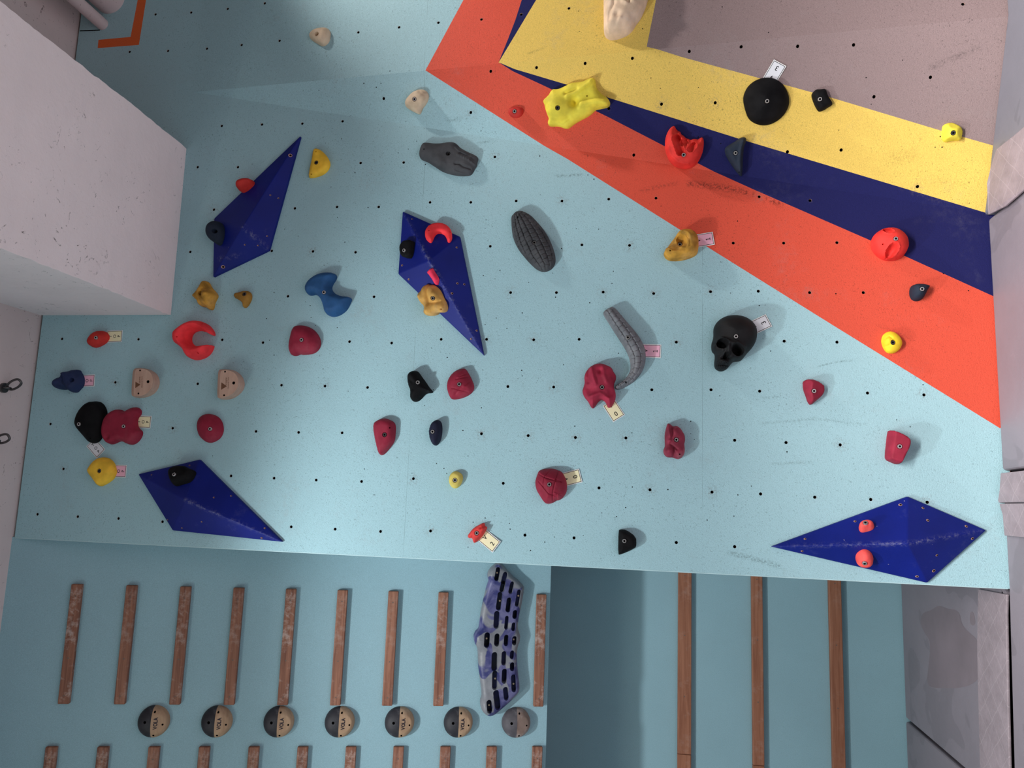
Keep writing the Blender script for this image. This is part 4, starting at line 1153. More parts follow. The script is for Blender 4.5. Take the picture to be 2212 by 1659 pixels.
hold(zC([(530,300),(540,240),(590,190),(680,165),(770,170),(820,205),(885,220),(880,270),(840,340),(790,380),(720,395),(650,420),(600,425),(560,390)]), .045, .028, HM['black'],
     'black lumpy hold on the blue volume near the training board', P1(zC,610,285), fr=f2, brecess=.003)
hold(q5_([(192,1100),(205,1065),(258,1043),(300,1055),(336,1080),(333,1150),(328,1195),(295,1240),(262,1278),(240,1285),(225,1265),(205,1180)]), .045, .03, HM['wine'],
     'wine-red tapering hold in line with the navy oval one', P1(q5_,268,1152), pins=q5_([(300,1108)]), dark=True)
hold(zO([(145,260),(160,200),(220,155),(290,148),(330,185),(380,260),(440,340),(490,420),(550,480),(548,510),(510,515),(470,515),(420,540),(380,590),(330,640),(260,662),(205,635),(188,570),(198,490),(170,420),(150,340)]), .06, .032, HM['black'],
     'black three-lobed hold beside a creased wine-red one', P1(zO,320,348), brecess=.003, feats=[('g', zO([(170,280),(250,350),(250,460)]), 4, -.006)])
hold(zO([(780,400),(800,300),(850,215),(930,145),(1020,115),(1085,112),(1130,180),(1190,290),(1230,400),(1220,470),(1170,530),(1080,580),(980,612),(870,622),(830,580),(795,490)]), .055, .05, HM['wine'],
     'creased wine-red rounded hold below the tip of a blue volume', P1(zO,995,377), brecess=.004, power=1.7, grid=.0032,
     feats=[('g', zO([(960,300),(1060,270),(1150,235)]), 1.3, -.0045), ('g', zO([(1010,260),(1100,200)]), 1.2, -.004), ('g', zO([(880,440),(980,465),(1130,500)]), 1.2, -.0045), ('g', zO([(930,540),(990,470),(1050,430)]), 1.2, -.004), ('g', zO([(1100,400),(1160,320)]), 1.2, -.004)])
hold(zO([(498,1150),(510,1080),(550,1000),(600,960),(650,955),(690,985),(708,1060),(708,1150),(695,1240),(670,1320),(620,1375),(580,1375),(535,1320),(505,1230)]), .046, .026, HM['navyhold'],
     'navy oval hold standing well out from the wall', P1(zO,560,1150), brecess=.006, edge=.012)
hold(q5_([(677,1450),(682,1410),(710,1385),(730,1385),(765,1405),(768,1440),(750,1480),(720,1500),(690,1485)]), .032, .018, hold_mat('hold_butter', (0.66, 0.53, 0.12)),
     'tiny butter-yellow hold low on the teal wall', P1(q5_,719,1443), brecess=.006)
hold(zT([(245,700),(270,560),(330,400),(360,300),(450,235),(620,200),(820,190),(980,215),(1060,260),(1130,270),(1230,340),(1320,500),(1380,680),(1400,880),(1370,1060),(1280,1200),(1180,1300),(1080,1350),(1020,1340),(960,1390),(860,1445),(720,1475),(620,1450),(540,1370),(440,1220),(340,1060),(270,900)]), .07, .06, HM['wine'],
     'large creased wine-red ball hold with a cream card marked V 0', P1(zT,773,772), brecess=.004, power=1.7, grid=.0028,
     feats=[('g', zT(p), 1.0, -.0050) for p in ([(800,240),(720,360),(620,480),(580,640),(555,820)], [(380,390),(600,510),(900,610),(1180,690)], [(1060,270),(1020,500),(960,800),(900,1100),(880,1340)], [(390,660),(540,830),(760,1100),(1000,1190)], [(1000,590),(1200,690)], [(960,1040),(1180,1080)], [(1040,1100),(1030,1300)], [(1080,1100),(1250,1190)])])
hold(zU([(310,760),(380,660),(480,520),(620,390),(800,290),(980,195),(1070,230),(1055,300),(1085,350),(1165,385),(1165,450),(1100,580),(1000,750),(900,870),(790,980),(690,1070),(590,1100),(560,1060),(540,960),(480,880),(400,890),(320,860)]), .035, .014, hold_mat('hold_vermilion', (0.72, 0.05, 0.045)),
     'small red notched hold low by the panel edge with a cream card marked V 2', P1(zU,720,655), smooth=1, brecess=.006, feats=[('g', zU([(1060,320),(900,420)]), 2.2, -.010), ('g', zU([(500,900),(560,780)]), 2, -.006)])
hold(q8_([(1765,140),(1775,132),(1815,135),(1878,180),(1881,235),(1870,255),(1775,297),(1762,290)]), .04, .022, HM['black'],
     'black angular trapezoid hold near the panel edge above the wooden rails', P1(q8_,1803,206), smooth=1, brecess=.003)
hold(zH([(210,1170),(230,1110),(245,1060),(235,990),(265,910),(330,850),(400,825),(450,822),(520,845),(580,875),(600,930),(635,970),(630,1030),(605,1080),(610,1130),(630,1200),(625,1270),(600,1330),(570,1370),(530,1375),(515,1330),(490,1290),(450,1272),(410,1300),(380,1350),(345,1390),(310,1350),(290,1300),(235,1240)]), .062, .05, hold_mat('hold_raspberry', (0.34, 0.014, 0.045), var=0.25),
     'raspberry-red bone-like hold with dimples and two prongs under the grey horn', P1(zH,460,1122), brecess=.010, grid=.0032,
     feats=[('d', *P1(zH,440,930), 6, -.012), ('d', *P1(zH,300,1150), 11, -.020), ('d', *P1(zH,560,1200), 9, -.020), ('d', *P1(zH,605,1000), 6, -.012), ('g', zH([(330,880),(350,1000),(380,1090)]), 4, .010), ('g', zH([(300,1250),(440,1210),(540,1270)]), 5, .012), ('g', zH([(470,850),(490,980),(520,1060)]), 4, .008), ('g', zH([(290,900),(290,1060)]), 3, -.008)])
horn = [(535,140,13),(630,280,16.5),(720,410,18),(800,525,19),(865,640,20),(903,740,18.5),(900,840,16.5),(870,930,15),(800,1020,12.5),(720,1090,10),(630,1135,6)]
hold(zH([(600,118),(660,175),(740,275),(850,400),(930,500),(990,620),(1003,720),(995,830),(950,940),(880,1030),(790,1095),(690,1145),(640,1150),(612,1125),(650,1080),(720,1040),(790,960),(815,880),(800,760),(750,650),(680,540),(600,420),(520,290),(472,220),(475,185),(530,140)]), .055, .040, HM['graphite_lite'],
     'grey curved horn hold moulded in square blocks, pink card behind it', P1(zH,780,507), pins=[(*P1(zH,755,1062), .0045)], grid=.0026, brecess=.007, feats=[cells([(*P1(zH,a,b),w_) for a, b, w_ in horn], .024, 5, .0055)])
hold(zG([(470,680),(490,600),(560,520),(660,465),(800,445),(940,460),(1050,510),(1140,590),(1180,680),(1185,780),(1160,880),(1110,970),(1030,1050),(980,1120),(930,1175),(870,1192),(810,1190),(770,1220),(720,1290),(660,1340),(600,1355),(540,1340),(495,1300),(485,1230),(495,1140),(495,1070),(455,1040),(437,980),(440,900),(465,830),(475,760)]), .108, .09, hold_mat('hold_black_satin', (0.0045, 0.0042, 0.005), rough=0.6, spec=0.2, var=0.05),
     'black human skull hold facing out, tilted, with a white card marked 3', P1(zG,828,806), grid=.003, brecess=.003, power=2.0, edge=.02,
     feats=[('pit', *P1(zG,590,925), *P1(zG,622,938), 9.0, .050), ('pit', *P1(zG,835,1018), *P1(zG,868,1040), 10.0, .050), ('pit', *P1(zG,668,1108), *P1(zG,650,1145), 4.2, .035), ('g', zG([(610,1150),(640,1165),(690,1165)]), 3, -.018), ('g', zG([(690,960),(705,1060)]), 4.5, .014),
            ('g', zG([(520,870),(600,845),(690,900),(760,940),(850,930),(970,985)]), 3.2, .012), ('g', zG([(480,970),(520,1030),(600,1040)]), 4.5, .014), ('g', zG([(780,1140),(880,1150),(960,1080)]), 5, .016), ('g', zG([(520,1190),(600,1210),(700,1230)]), 2.2, .008),
            ('g', zG([(500,1245),(600,1262),(700,1262)]), 1.3, -.007)] + [('g', zG([(515 + i * 27, 1195 + i * 5), (508 + i * 26, 1310 + i * 2)]), 1.0, -.009) for i in range(8)])
hold(zP([(362,870),(355,720),(375,560),(410,440),(435,350),(475,335),(530,360),(570,400),(620,430),(700,405),(780,440),(850,510),(900,600),(950,670),(968,780),(965,880),(940,950),(955,1050),(965,1150),(940,1260),(880,1350),(800,1400),(740,1405),(660,1375),(600,1350),(500,1355),(420,1340),(350,1280),(320,1200),(325,1110),(365,1030),(365,930)]), .055, .034, HM['wine_grey'],
     'dusty wine-red lumpy hold standing far out and casting a long shadow', P1(zP,708,825), pins=zP([(805,1262)]), grid=.0028, brecess=.010, edge=.015,
     feats=[('d', *P1(zP,460,1170), 8.5, .016), ('g', zP([(440,380),(480,600),(520,760)]), 3, .010), ('d', *P1(zP,490,860), 4, .012), ('g', zP([(590,1080),(640,1200),(620,1340)]), 2.5, -.010), ('g', zP([(520,950),(640,1060),(720,1120)]), 2.2, -.006), ('g', zP([(560,480),(590,650),(540,760)]), 3, -.008)])
r4a, r4b = P1(zQ, 290, 640), P1(zQ, 258, 880)
hold(zQ([(185,660),(190,635),(235,612),(300,615),(360,640),(415,680),(432,720),(425,760),(400,800),(340,850),(272,908),(240,870),(225,820),(205,770),(190,720)]), .055, .035, HM['wine'],
     'wine-red faceted hold near the mats, above the lone wedge-shaped one', P1(zQ,302,750), smooth=1, brecess=.004,
     planes=[((*r4a,.05),(*r4b,.05),(*P1(zQ,190,700),.016)), ((*r4a,.05),(*r4b,.05),(*P1(zQ,420,760),.022))])
r5a, r5b = P1(zQ, 1222, 1210), P1(zQ, 1170, 1530)
hold(zQ([(1145,1200),(1165,1187),(1250,1215),(1340,1265),(1370,1310),(1360,1380),(1310,1480),(1270,1560),(1245,1570),(1180,1545),(1120,1515),(1118,1450)]), .075, .016, HM['wine'],
     'wine-red wedge-shaped hold nearest the mats, above the low blue volume', P1(zQ,1262,1370), smooth=1, brecess=.004, edge=.025,
     planes=[((*r5a,.062),(*r5b,.062),(*P1(zQ,1130,1350),.030)), ((*r5a,.062),(*r5b,.062),(*P1(zQ,1360,1380),.070))])
hold(zQ([(1065,180),(1080,120),(1120,85),(1165,75),(1220,95),(1270,140),(1297,200),(1290,250),(1250,300),(1200,325),(1140,322),(1100,285),(1075,230)]), .042, .034, hold_mat('hold_canary', (0.92, 0.60, 0.02)),
     'canary-yellow round hold with a raised curl on the orange paint', P1(zQ,1192,203), dark=True, grid=.003, brecess=.012,
     feats=[('g', zQ([(1165,160),(1140,140),(1100,165),(1085,210),(1105,245),(1145,235)]), 1.2, -.005), ('d', *P1(zQ,1120,190), 6, .010)])
f4 = vol_frame(vol4, *P1(zD, 870, 345))
hold(zD([(803,340),(820,310),(860,293),(910,295),(940,320),(935,350),(900,368),(835,383),(812,370)]), .035, .018, HM['coral_soft'],
     'small coral ribbed hold on the upper slope of the low blue volume', P1(zD,864,314), fr=f4, brecess=.003, off=.012, feats=[('g', zD([(900,300),(870,375)]), 1.2, -.003), ('g', zD([(925,310),(900,365)]), 1.0, -.003)])
f4 = vol_frame(vol4, *P1(zD, 860, 620))
hold(zD([(778,630),(790,590),(830,560),(870,555),(910,575),(935,620),(930,655),(890,675),(830,673),(790,655)]), .040, .022, HM['coral_soft'],
     'small coral rounded hold on the lower slope of the low blue volume', P1(zD,857,655), fr=f4, brecess=.003, off=.012)

# ---- two pale wooden half-round holds
def wood_half(base, top, H, label, pins, big, tri, t1, t2, z):
    c = wall_hit(*P1(z, *big)); fr = Frame(c, N_MAIN)
    Bp = chaikin([fr.px(*p) for p in z(base)], 2); Tp = chaikin([fr.px(*p, H) for p in z(top)], 2)
    root = empty('wooden_half_round_hold', fr.matrix()); tag(root, label, 'climbing hold', 'pale wooden half-round holds')
    n = len(Bp); holes = [(fr.px(*P1(z, *p), H), 0.0042) for p in pins] + [(fr.px(*P1(z, *big), H), 0.0068)]
    area = sum(Tp[i][0] * Tp[(i + 1) % n][1] - Tp[(i + 1) % n][0] * Tp[i][1] for i in range(n))
    if area < 0: Bp, Tp = Bp[::-1], Tp[::-1]
    mid = [np.array([*(b * .45 + t * .55), H * .80]) for b, t in zip(Bp, Tp)]
    V = [(*b, 0) for b in Bp] + [tuple(m) for m in mid] + [(*t, H) for t in Tp]
    F = []
    for L in range(2):
        for i in range(n): j = (i + 1) % n; F.append((L * n + i, L * n + j, (L + 1) * n + j, (L + 1) * n + i))
    mi = [0] * len(F)
    V2 = [tuple(t) for t in Tp]; E = [(i, (i + 1) % n) for i in range(n)]
    for c_, r in holes:
        k = len(V2); V2 += [(c_[0] + r * math.cos(a), c_[1] + r * math.sin(a)) for a in np.linspace(0, 2 * math.pi, 15)[:-1]]; E += [(k + q, k + (q + 1) % 14) for q in range(14)]
    res = delaunay_2d_cdt([Vector(v) for v in V2], E, [], 1, 1e-7); k0 = len(V)
    V += [(v.x, v.y, H) for v in res[0]]
    for f in res[2]:
        cc = sum((Vector(res[0][i]) for i in f), Vector((0, 0))) / len(f)
        if any((cc - Vector(c_)).length < r for c_, r in holes): continue
        F.append(tuple(k0 + i for i in f)); mi.append(0)
    for c_, r in holes:
        k = len(V)
        for d in (0, .02): V += [(c_[0] + r * math.cos(a), c_[1] + r * math.sin(a), H - d) for a in np.linspace(0, 2 * math.pi, 15)[:-1]]
        F += [(k + q, k + 14 + q, k + 14 + (q + 1) % 14, k + (q + 1) % 14) for q in range(14)]; mi += [1] * 14
        F.append(tuple(k + 14 + q for q in range(14))); mi.append(1)
    # burnt-in mark and lettering
    tv = [(*fr.px(*P1(z, *p), H), H + .0004) for p in tri]; k = len(V); V += tv
    F.append((k, k + 1, k + 2)); mi.append(2)
    for txt, (a, b), sz in (t1, t2):
        A, B_ = fr.px(*P1(z, *a), H), fr.px(*P1(z, *b), H); d = (B_ - A); L = np.linalg.norm(d); d /= L; up = np.array([-d[1], d[0]]); x = 0; gl = []
        for ch in txt:
            if ch == ' ': x += .3; continue
            gv, gf = glyph(ch); w_ = gv[:, 0].max() - gv[:, 0].min(); gl.append((gv, gf, x + w_ / 2, ch)); x += w_ + .07
        s = L / x
        for gv, gf, xo, ch in gl:
            k = len(V); dy = -0.10 if ch in 'gy' else (0 if ch in 'Clib' else -0.09 * (ch.islower()))
            V += [(*(A + d * ((g[0] + xo) * s) + up * ((g[1] + dy) * sz)), H + .0005) for g in gv]; F += [tuple(k + i for i in f) for f in gf]; mi += [2] * len(gf)
    o = mesh_obj('grip', V, F, [M['palewood'], M['black'], M['logo']], root, None, mi, False)
zw1 = lambda p: zt(280, 780, 18.43, p)
zw2 = lambda p: zt(465, 780, 18.43, p)
wood_half([(130,1400),(165,800),(200,330),(420,285),(700,300),(950,400),(1130,560),(1205,780),(1200,950),(1130,1130),(1000,1300),(750,1430),(450,1475),(200,1450)], [(150,1360),(185,800),(220,325),(420,295),(600,310),(770,390),(880,530),(925,720),(930,850),(900,1000),(830,1150),(680,1300),(450,1395),(250,1400)], .055,
    'pale wooden half-round hold with a burnt mark, nearer the ceiling', [(415,372), (350,1290)], (733,820), [(235,820),(230,1075),(425,945)], ('Volume', ((400,970),(400,610)), .0105), ('Climbing Core', ((490,1060),(490,600)), .0075), zw1)
wood_half([(140,1470),(165,700),(190,355),(300,340),(560,325),(850,400),(1080,600),(1175,850),(1170,1000),(1130,1150),(980,1330),(700,1510),(400,1545),(200,1520)], [(160,1440),(180,900),(205,375),(380,365),(560,375),(750,450),(870,600),(925,800),(925,950),(880,1080),(780,1220),(620,1350),(400,1440),(250,1465)], .065,
    'pale wooden half-round hold with a burnt mark, further from the ceiling', [(390,422), (350,1360)], (733,872), [(245,850),(235,1145),(465,1000)], ('Volume', ((430,960),(430,650)), .0115), ('Climbing Core', ((520,1110),(520,630)), .0085), zw2)

# ------------------------------------------------------------------ grade cards
TG = M['tag_grey']; TC = M['tag_cream']; TP = M['tag_pink']
route_tag((264.5,726), -2, TC, 'TOP', 'cream TOP card behind the red oval hold nearest the ceiling')
route_tag((205,821.7), -3, TP, 'TOP', 'pink TOP card behind the dark blue lobed hold')
route_tag((326.6,912), 2, M['tag_cream'], 'TOP', 'cream TOP card behind the wine-red leaf-shaped hold')
route_tag((218.7,980.5), 49, TG, 'TOP', 'white TOP card slanting out under the black egg-shaped hold')
route_tag((273.5,1018), 1, TP, 'TOP', 'pink TOP card behind the yellow pentagonal hold')
route_tag((1541.5,515), -9, TP, 'V1', 'pink V 1 card behind the ochre shell-like hold', lift=1)
route_tag((1685,136), -59, TG, 'V3', 'white V 3 card sticking up from the big round black hold', lift=3)
route_tag((1660.6,692.3), -25, TG, 'V3', 'white V 3 card behind the black skull', lift=2)
route_tag((1427.8,759), 2, TP, 'V1', 'pink V 1 card behind the grey horn')
route_tag((1337.3,904.2), 57, TC, 'V0', 'cream V 0 card under the raspberry pronged hold')
route_tag((1254.5,1027), -14.5, TC, 'V0', 'cream V 0 card behind the large creased wine-red ball', lift=1)
route_tag((1073.4,1181.7), 39, TC, 'V2', 'cream V 2 card fully showing beside the small red notched hold', lift=4)

# ------------------------------------------------------------------ training board: rungs, wooden balls, hangboard
CF = Frame(O_CAMP, N_CAMP)
def camp_mw(l, y, h=0.0):
    p = CF.pt(l, -y, h); m = CF.matrix().copy(); w_ = W(p)
    m[0][3], m[1][3], m[2][3] = w_.x, w_.y, w_.z
    return m
def copy_tree(o, parent=None):
    c = o.copy(); COL.objects.link(c); c.parent = parent
    for ch in list(o.children): copy_tree(ch, c)
    return c
def make_rung(width, length, thick):
    root = empty('campus_rung', Matrix.Identity(4))
    V, F = box_vf((0, -length, 0.0), (width, 0, thick))
    o = mesh_obj('bar', V, F, M['redwood'], root, None, None, False); fix_normals(o); bevel(o, 0.0045, 3)
    for f in (0.10, 0.62, 0.93):
        V, F = tube((width * .5, -length * f, thick - .004), (width * .5, -length * f, thick + .0004), .0035, 12)
        mesh_obj('screw', V, F, M['screwhead'], root, None, None, False)
    return root
M['screwhead'] = plain('screw_head', (0.16, 0.11, 0.09), 0.5, 0.4, 0.3)
ordw = ['first', 'second', 'third', 'fourth', 'fifth', 'sixth', 'seventh', 'eighth', 'ninth', 'tenth', 'lowest']
R1 = make_rung(0.048, 0.5185, 0.022)
for k in (0, 1, 2, 3, 4, 5, 6, 7, 9):
    o = R1 if k == 0 else copy_tree(R1)
    o.matrix_world = camp_mw(0.285 + 0.237 * k, 1.1215)
    lab = 'reddish wooden rung in the hangboard row, ' + (ordw[k] + ' from the ceiling' if k < 8 else 'just past the hangboard')
    tag(o, lab, 'rung', 'long row of wooden rungs next to the climbing panel')
R2 = make_rung(0.048, 0.5185, 0.022)
for k in range(11):
    o = R2 if k == 0 else copy_tree(R2)
    o.matrix_world = camp_mw(0.256 + 0.2164 * k, 1.8195)
    tag(o, 'reddish wooden rung cut off by the photo edge, ' + (ordw[k] + ' from the ceiling' if k < 10 else 'lowest of its row'), 'rung', 'second row of wooden rungs cut by the photo edge')
# wooden balls
def make_ball(greyed, letters, label):
    root = empty('wooden_half_ball', Matrix.Identity(4)); tag(root, label, 'training ball hold', 'round half-black wooden grips between the rung rows')
    Rr, Hh, flat = 0.068, 0.052, 0.012
    def hf(x, y):
        r = min(1, math.hypot(x, y) / Rr); h = 0.008 + (Hh - .008) * math.sqrt(max(0, 1 - r ** 2.3))
        if x > 0: h = min(h, Hh - 0.30 * x - 0.001)          # planed lower face that carries the lettering
        return h
    V2, E = [], []
    n = 64
    V2 += [(Rr * math.cos(a), Rr * math.sin(a)) for a in np.linspace(0, 2 * math.pi, n + 1)[:-1]]; E = [(i, (i + 1) % n) for i in range(n)]
    k = len(V2); V2 += [(0.0, y) for y in np.linspace(-Rr, Rr, 30)]; E += [(k + i, k + i + 1) for i in range(29)]
    holes = [((-0.026, 0.006), .0065), ((0.010, 0.048), .0045), ((0.012, -0.052), .0045), ((0.047, -0.006), .0042)]
    for c, r in holes:
        k = len(V2); V2 += [(c[0] + r * math.cos(a), c[1] + r * math.sin(a)) for a in np.linspace(0, 2 * math.pi, 13)[:-1]]; E += [(k + q, k + (q + 1) % 12) for q in range(12)]
    for x in np.arange(-Rr, Rr, .0045):
        for y in np.arange(-Rr, Rr, .0045):
            if math.hypot(x, y) < Rr * .985 and abs(x) > .002 and all(math.hypot(x - c[0], y - c[1]) > r * 1.3 for c, r in holes): V2.append((x, y))
    for rr in (.93, .97, .99): V2 += [(Rr * rr * math.cos(a), Rr * rr * math.sin(a)) for a in np.linspace(0.05, 2 * math.pi + .05, n + 1)[:-1]]
    res = delaunay_2d_cdt([Vector(v) for v in V2], E, [], 1, 1e-7)
    V = [(v.x, v.y, hf(v.x, v.y)) for v in res[0]]; FA, FB = [], []
    for f in res[2]:
        c = sum((Vector(res[0][i]) for i in f), Vector((0, 0))) / len(f)
        if any((c - Vector(h[0])).length < h[1] for h in holes): continue
        (FA if c.x < 0 else FB).append(tuple(f))
    V += [(Rr * math.cos(a), Rr * math.sin(a), 0) for a in np.linspace(0, 2 * math.pi, n + 1)[:-1]]; k0 = len(V) - n
    om = {}
    for i, ol in enumerate(res[3]):
        for q in ol: om[q] = i
    for i in range(n):
        j = (i + 1) % n; m_ = math.cos(2 * math.pi * (i + .5) / n) < 0
        (FA if m_ else FB).append((om[i], om[j], k0 + j, k0 + i))
    HV, HF = [], []
    for c, r in holes:
        k = len(HV); z = hf(*c)
        for d in (0.0, .012): HV += [(c[0] + r * math.cos(a), c[1] + r * math.sin(a), (hf(c[0] + r * math.cos(a), c[1] + r * math.sin(a)) if d == 0 else z - d)) for a in np.linspace(0, 2 * math.pi, 13)[:-1]]
        HF += [(k + q, k + 12 + q, k + 12 + (q + 1) % 12, k + (q + 1) % 12) for q in range(12)]; HF.append(tuple(k + 12 + q for q in range(12)))
    oa = mesh_obj('upper_half', V, FA, M['ball_dark_grey'] if greyed else M['ball_dark'], root, None, None, True, 50)
    oa['label'] = 'dark painted upper half'
    Vb, Fb, mb = join_vf([(V, FB, 0), (HV, HF, 1)])
    if letters:
        x = 0; gl = []
        for ch in 'VOLA':
            gv, gf = glyph(ch, 0.045); w_ = gv[:, 0].max() - gv[:, 0].min(); gl.append((gv, gf, x + w_ / 2)); x += w_ + .01
        s = 0.052 / x
        for gv, gf, xo in gl:
            k = len(Vb)
            for g in gv:
                yy = -0.026 + (g[0] + xo) * s + .001; xx = 0.0185 - g[1] * 0.022; Vb.append((xx, yy, hf(xx, yy) + .0006))
            Fb += [tuple(k + i for i in f) for f in gf]; mb += [2] * len(gf)
    ob = mesh_obj('lower_half', Vb, Fb, [M['ball_pale_grey'] if greyed else M['ball_pale'], M['black'], M['ball_ink']], root, None, mb, True, 50)
    ob['label'] = 'bare pale wood lower half'
    bm = bmesh.new()
    for o in (oa, ob):
        bm.clear() if hasattr(bm, 'clear') else None
        b2 = bmesh.new(); b2.from_mesh(o.data); b2.verts.ensure_lookup_table()
        bmesh.ops.delete(b2, geom=[v for v in b2.verts if not v.link_faces], context='VERTS'); b2.to_mesh(o.data); b2.free()
    bm.free()
    return root
M['ball_dark'] = hold_mat('black_stain', (0.022, 0.020, 0.026), rough=.6, chalk=.30, spec=.4)
M['ball_dark_grey'] = hold_mat('chalky_black_stain', (0.085, 0.075, 0.085), rough=.6, chalk=.6, spec=.4)
M['ball_pale'] = wood_mat('ball_maple', (0.36, 0.22, 0.13), (0.50, 0.33, 0.205), 0.1, 0.5)
M['ball_pale_grey'] = hold_mat('chalky_maple', (0.27, 0.185, 0.15), chalk=.75, rough=.6)
M['ball_ink'] = plain('printed_ink', (0.03, 0.022, 0.03), 0.6, 0.3)
balls = []
b0 = None
for k in range(7):
    lab = {0: 'half-black wooden ball grip lettered VOLA, nearest the ceiling', 1: 'half-black wooden ball grip lettered VOLA, second from the ceiling', 2: 'half-black wooden ball grip lettered VOLA, third from the ceiling',
           3: 'half-black wooden ball grip lettered VOLA, fourth from the ceiling, middle of its row', 4: 'half-black wooden ball grip lettered VOLA, fifth from the ceiling', 5: 'half-black wooden ball grip lettered VOLA, just before the chalky grey one',
           6: 'chalky grey wooden ball grip with worn-off lettering beside the hangboard end'}[k]
    if k == 0: o = b0 = make_ball(False, True, lab)
    elif k == 6: o = make_ball(True, False, lab)
    else: o = copy_tree(b0); o['label'] = lab
    o.matrix_world = camp_mw(0.698 + 0.2735 * k, 1.714)

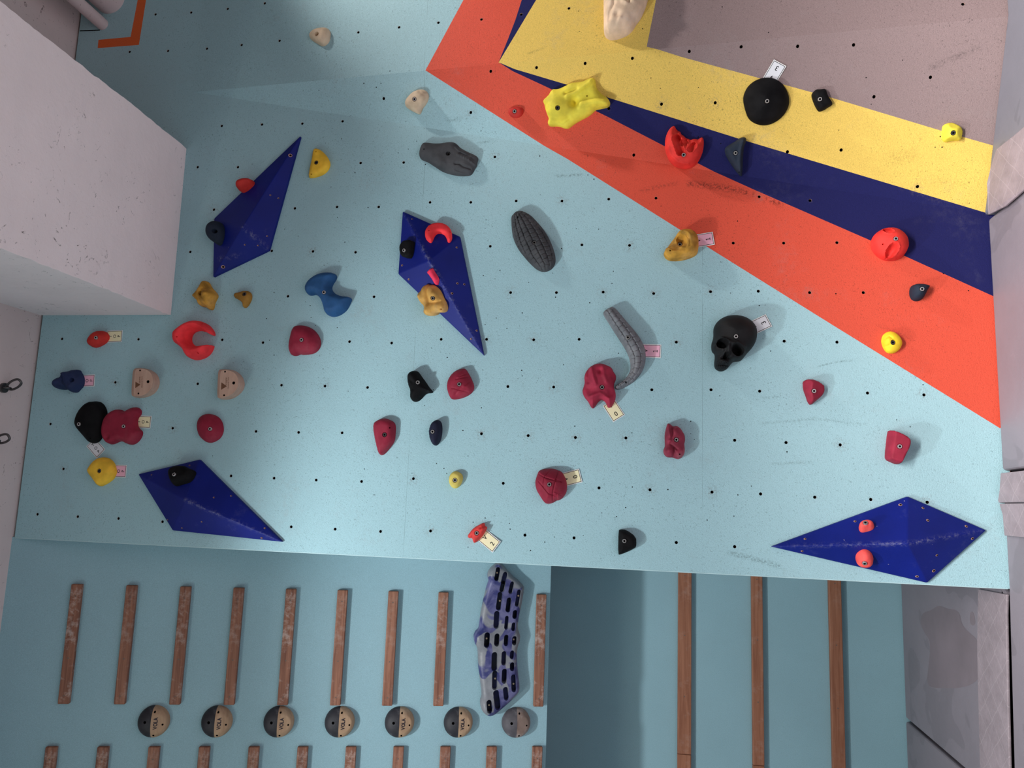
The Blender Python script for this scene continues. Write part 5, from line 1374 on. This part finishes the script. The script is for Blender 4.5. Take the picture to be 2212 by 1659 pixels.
def hangboard():
    t = NT('marbled_resin')
    n1 = t.ramp(t.noise(7.5, 2, 0.5, dist=0.9), 0.47, 0.50)
    grey = t.mix(t.ramp(t.noise(20, 5, 0.7), 0.3, 0.7), (0.155, 0.16, 0.18), (0.25, 0.245, 0.265))
    pur = t.mix(t.ramp(t.noise(11, 4, 0.6, dist=1.2), 0.42, 0.62), (0.030, 0.032, 0.13), (0.125, 0.12, 0.245))
    t.col(t.mix(n1, grey, pur)); t.rough(0.45, 0.4); t.bump(t.noise(60, 4, 0.6), 0.15, 0.002)
    dk = NT('slot_lining'); dk.col(dk.mix(dk.ramp(dk.noise(16, 3), 0.4, 0.6), (0.012, 0.015, 0.022), (0.016, 0.018, 0.060))); dk.rough(0.8, 0.2)
    out = zR([(625,125),(560,165),(480,230),(420,310),(400,390),(415,470),(425,510),(385,620),(340,800),(300,980),(265,1150),(240,1350),(225,1465),(165,1510),(130,1590)]) + \
          zS([(120,60),(135,170),(180,250),(198,330),(200,500),(215,700),(232,800),(255,1000),(275,1160),(250,1230),(238,1310),(260,1420),(320,1510),(400,1555),(480,1545),(540,1510),(620,1440),(740,1340),(850,1240),(950,1140),(985,1080),(990,980),(965,800),(945,600),(935,400),(950,250),(990,150),(1002,60)]) + \
          zR([(1050,1590),(1005,1450),(1010,1350),(1040,1150),(1080,1000),(1105,850),(1130,700),(1135,630),(1080,560),(1000,480),(900,400),(800,290),(720,200),(665,140)])
    c = camp_hit(1080, 1380); fr = Frame(c, N_CAMP)
    SR = [(610,280,575,455,40,.03),(755,380,720,520,45,.014),(715,560,685,690,42,.022),(655,780,620,1040,46,.018),(590,1165,575,1395,50,.020),(893,560,855,720,36,.020),(830,890,805,1080,42,.035),(1030,720,985,975,36,.020),(950,1135,940,1215,40,.035),(920,1375,910,1465,33,.022),(785,1240,768,1435,32,.026)]
    SS = [(370,20,362,200,46,.036),(560,40,552,180,42,.034),(735,55,725,180,36,.034),(890,85,885,165,38,.036),(515,400,510,640,50,.020),(845,350,838,430,34,.022),(692,370,685,540,40,.024),(845,580,845,650,38,.036),(868,810,878,1045,40,.024),(700,705,693,880,42,.036),(520,745,515,1000,44,.018),(545,1120,575,1370,50,.022),(720,1050,735,1200,42,.020),(405,1290,418,1440,42,.034)]
    feats = [('slot', *P1(zR, a, b), *P1(zR, c_, d), r * 1.15 / 9.213, dep) for a, b, c_, d, r, dep in SR] + [('slot', *P1(zS, a, b), *P1(zS, c_, d), r * 1.15 / 8.733, dep) for a, b, c_, d, r, dep in SS]
    feats = [('d', *P1(zR, 480, 400), 20, .012), ('d', *P1(zS, 230, 80), 22, .014), ('d', *P1(zS, 330, 1380), 20, .012), ('g', zR([(330,1350),(420,1000),(520,600)]), 14, -.006), ('g', zS([(260,350),(300,700),(360,1050)]), 14, -.006),
             ('g', zR([(870,700),(840,900)]), 5, -.003)] + feats
    R = Relief(fr, out, .050, .030, edge=.016, power=2.2, grid=.0030, off=.03, feats=feats)
    slots = [(fr.px(f[1], f[2], .05), fr.px(f[3], f[4], .05), f[5] / 480.0) for f in feats if f[0] == 'slot']
    def mifn(c):
        for a, b, r in slots:
            d = b - a; q = min(1, max(0, np.dot(c - a, d) / (d @ d)))
            if np.linalg.norm(c - a - d * q) < r * 0.90: return 1
        return 0
    root = empty('hangboard', fr.matrix()); tag(root, 'marbled grey and violet-blue resin hangboard full of finger slots', 'hangboard')
    R.build('board', None, root, mats=[t.m, dk.m], mifn=mifn, sharp=70)
    for u, v in (P1(zR, 588, 345), P1(zS, 362, 85), P1(zS, 878, 108), P1(zS, 408, 1340), P1(zS, 868, 937), P1(zS, 518, 833), P1(zR, 1010, 800), P1(zR, 640, 900)):
        s_ = fr.px(u, v, .03); h = float(R.height([s_])[0]); V, F = tube((s_[0], s_[1], h - .004), (s_[0], s_[1], h + .0022), .0042, 14)
        mesh_obj('screw', V, F, M['brass'], root, None, None, False)
M['brass'] = plain('dull_brass', (0.38, 0.30, 0.20), 0.4, 0.5, 0.6)
hangboard()

# rails in the deep bay
for nm, (x0, x1), cuts, lab in (('a', (.778, .848), (0.925, 1.953, 3.2), 'topmost'), ('b', (1.157, 1.214), (0.925, 1.975, 3.2), 'middle'), ('c', (1.546, 1.608), (0.925, 3.2), 'lowest')):
    for i in range(len(cuts) - 1):
        ya, yb = cuts[i] + (.0008 if i else 0), cuts[i + 1] - .0008
        c = np.array([(x0 + x1) / 2, ya, 1.2]); fr = Frame(c, N_MAIN)
        V, F = box_vf((-(x1 - x0) / 2, -(yb - ya), 0.0), ((x1 - x0) / 2, 0, .030))
        root = empty('wooden_rail', fr.matrix())
        side = ', piece by the climbing panel' if i == 0 else ', piece past the joint'
        tag(root, lab + ' long reddish wooden rail in the recess' + (side if len(cuts) > 2 else ' just above the mats'), 'wooden rail', 'wooden rails across the recess')
        o = mesh_obj('board', V, F, M['rail'], root, None, None, False); fix_normals(o); bevel(o, .003, 2)
        yy = ya + .12
        while yy < yb - .05:
            V, F = tube((0, -(yy - ya), .026), (0, -(yy - ya), .0304), .0035, 12); mesh_obj('screw', V, F, M['screwhead'], root, None, None, False); yy += .31
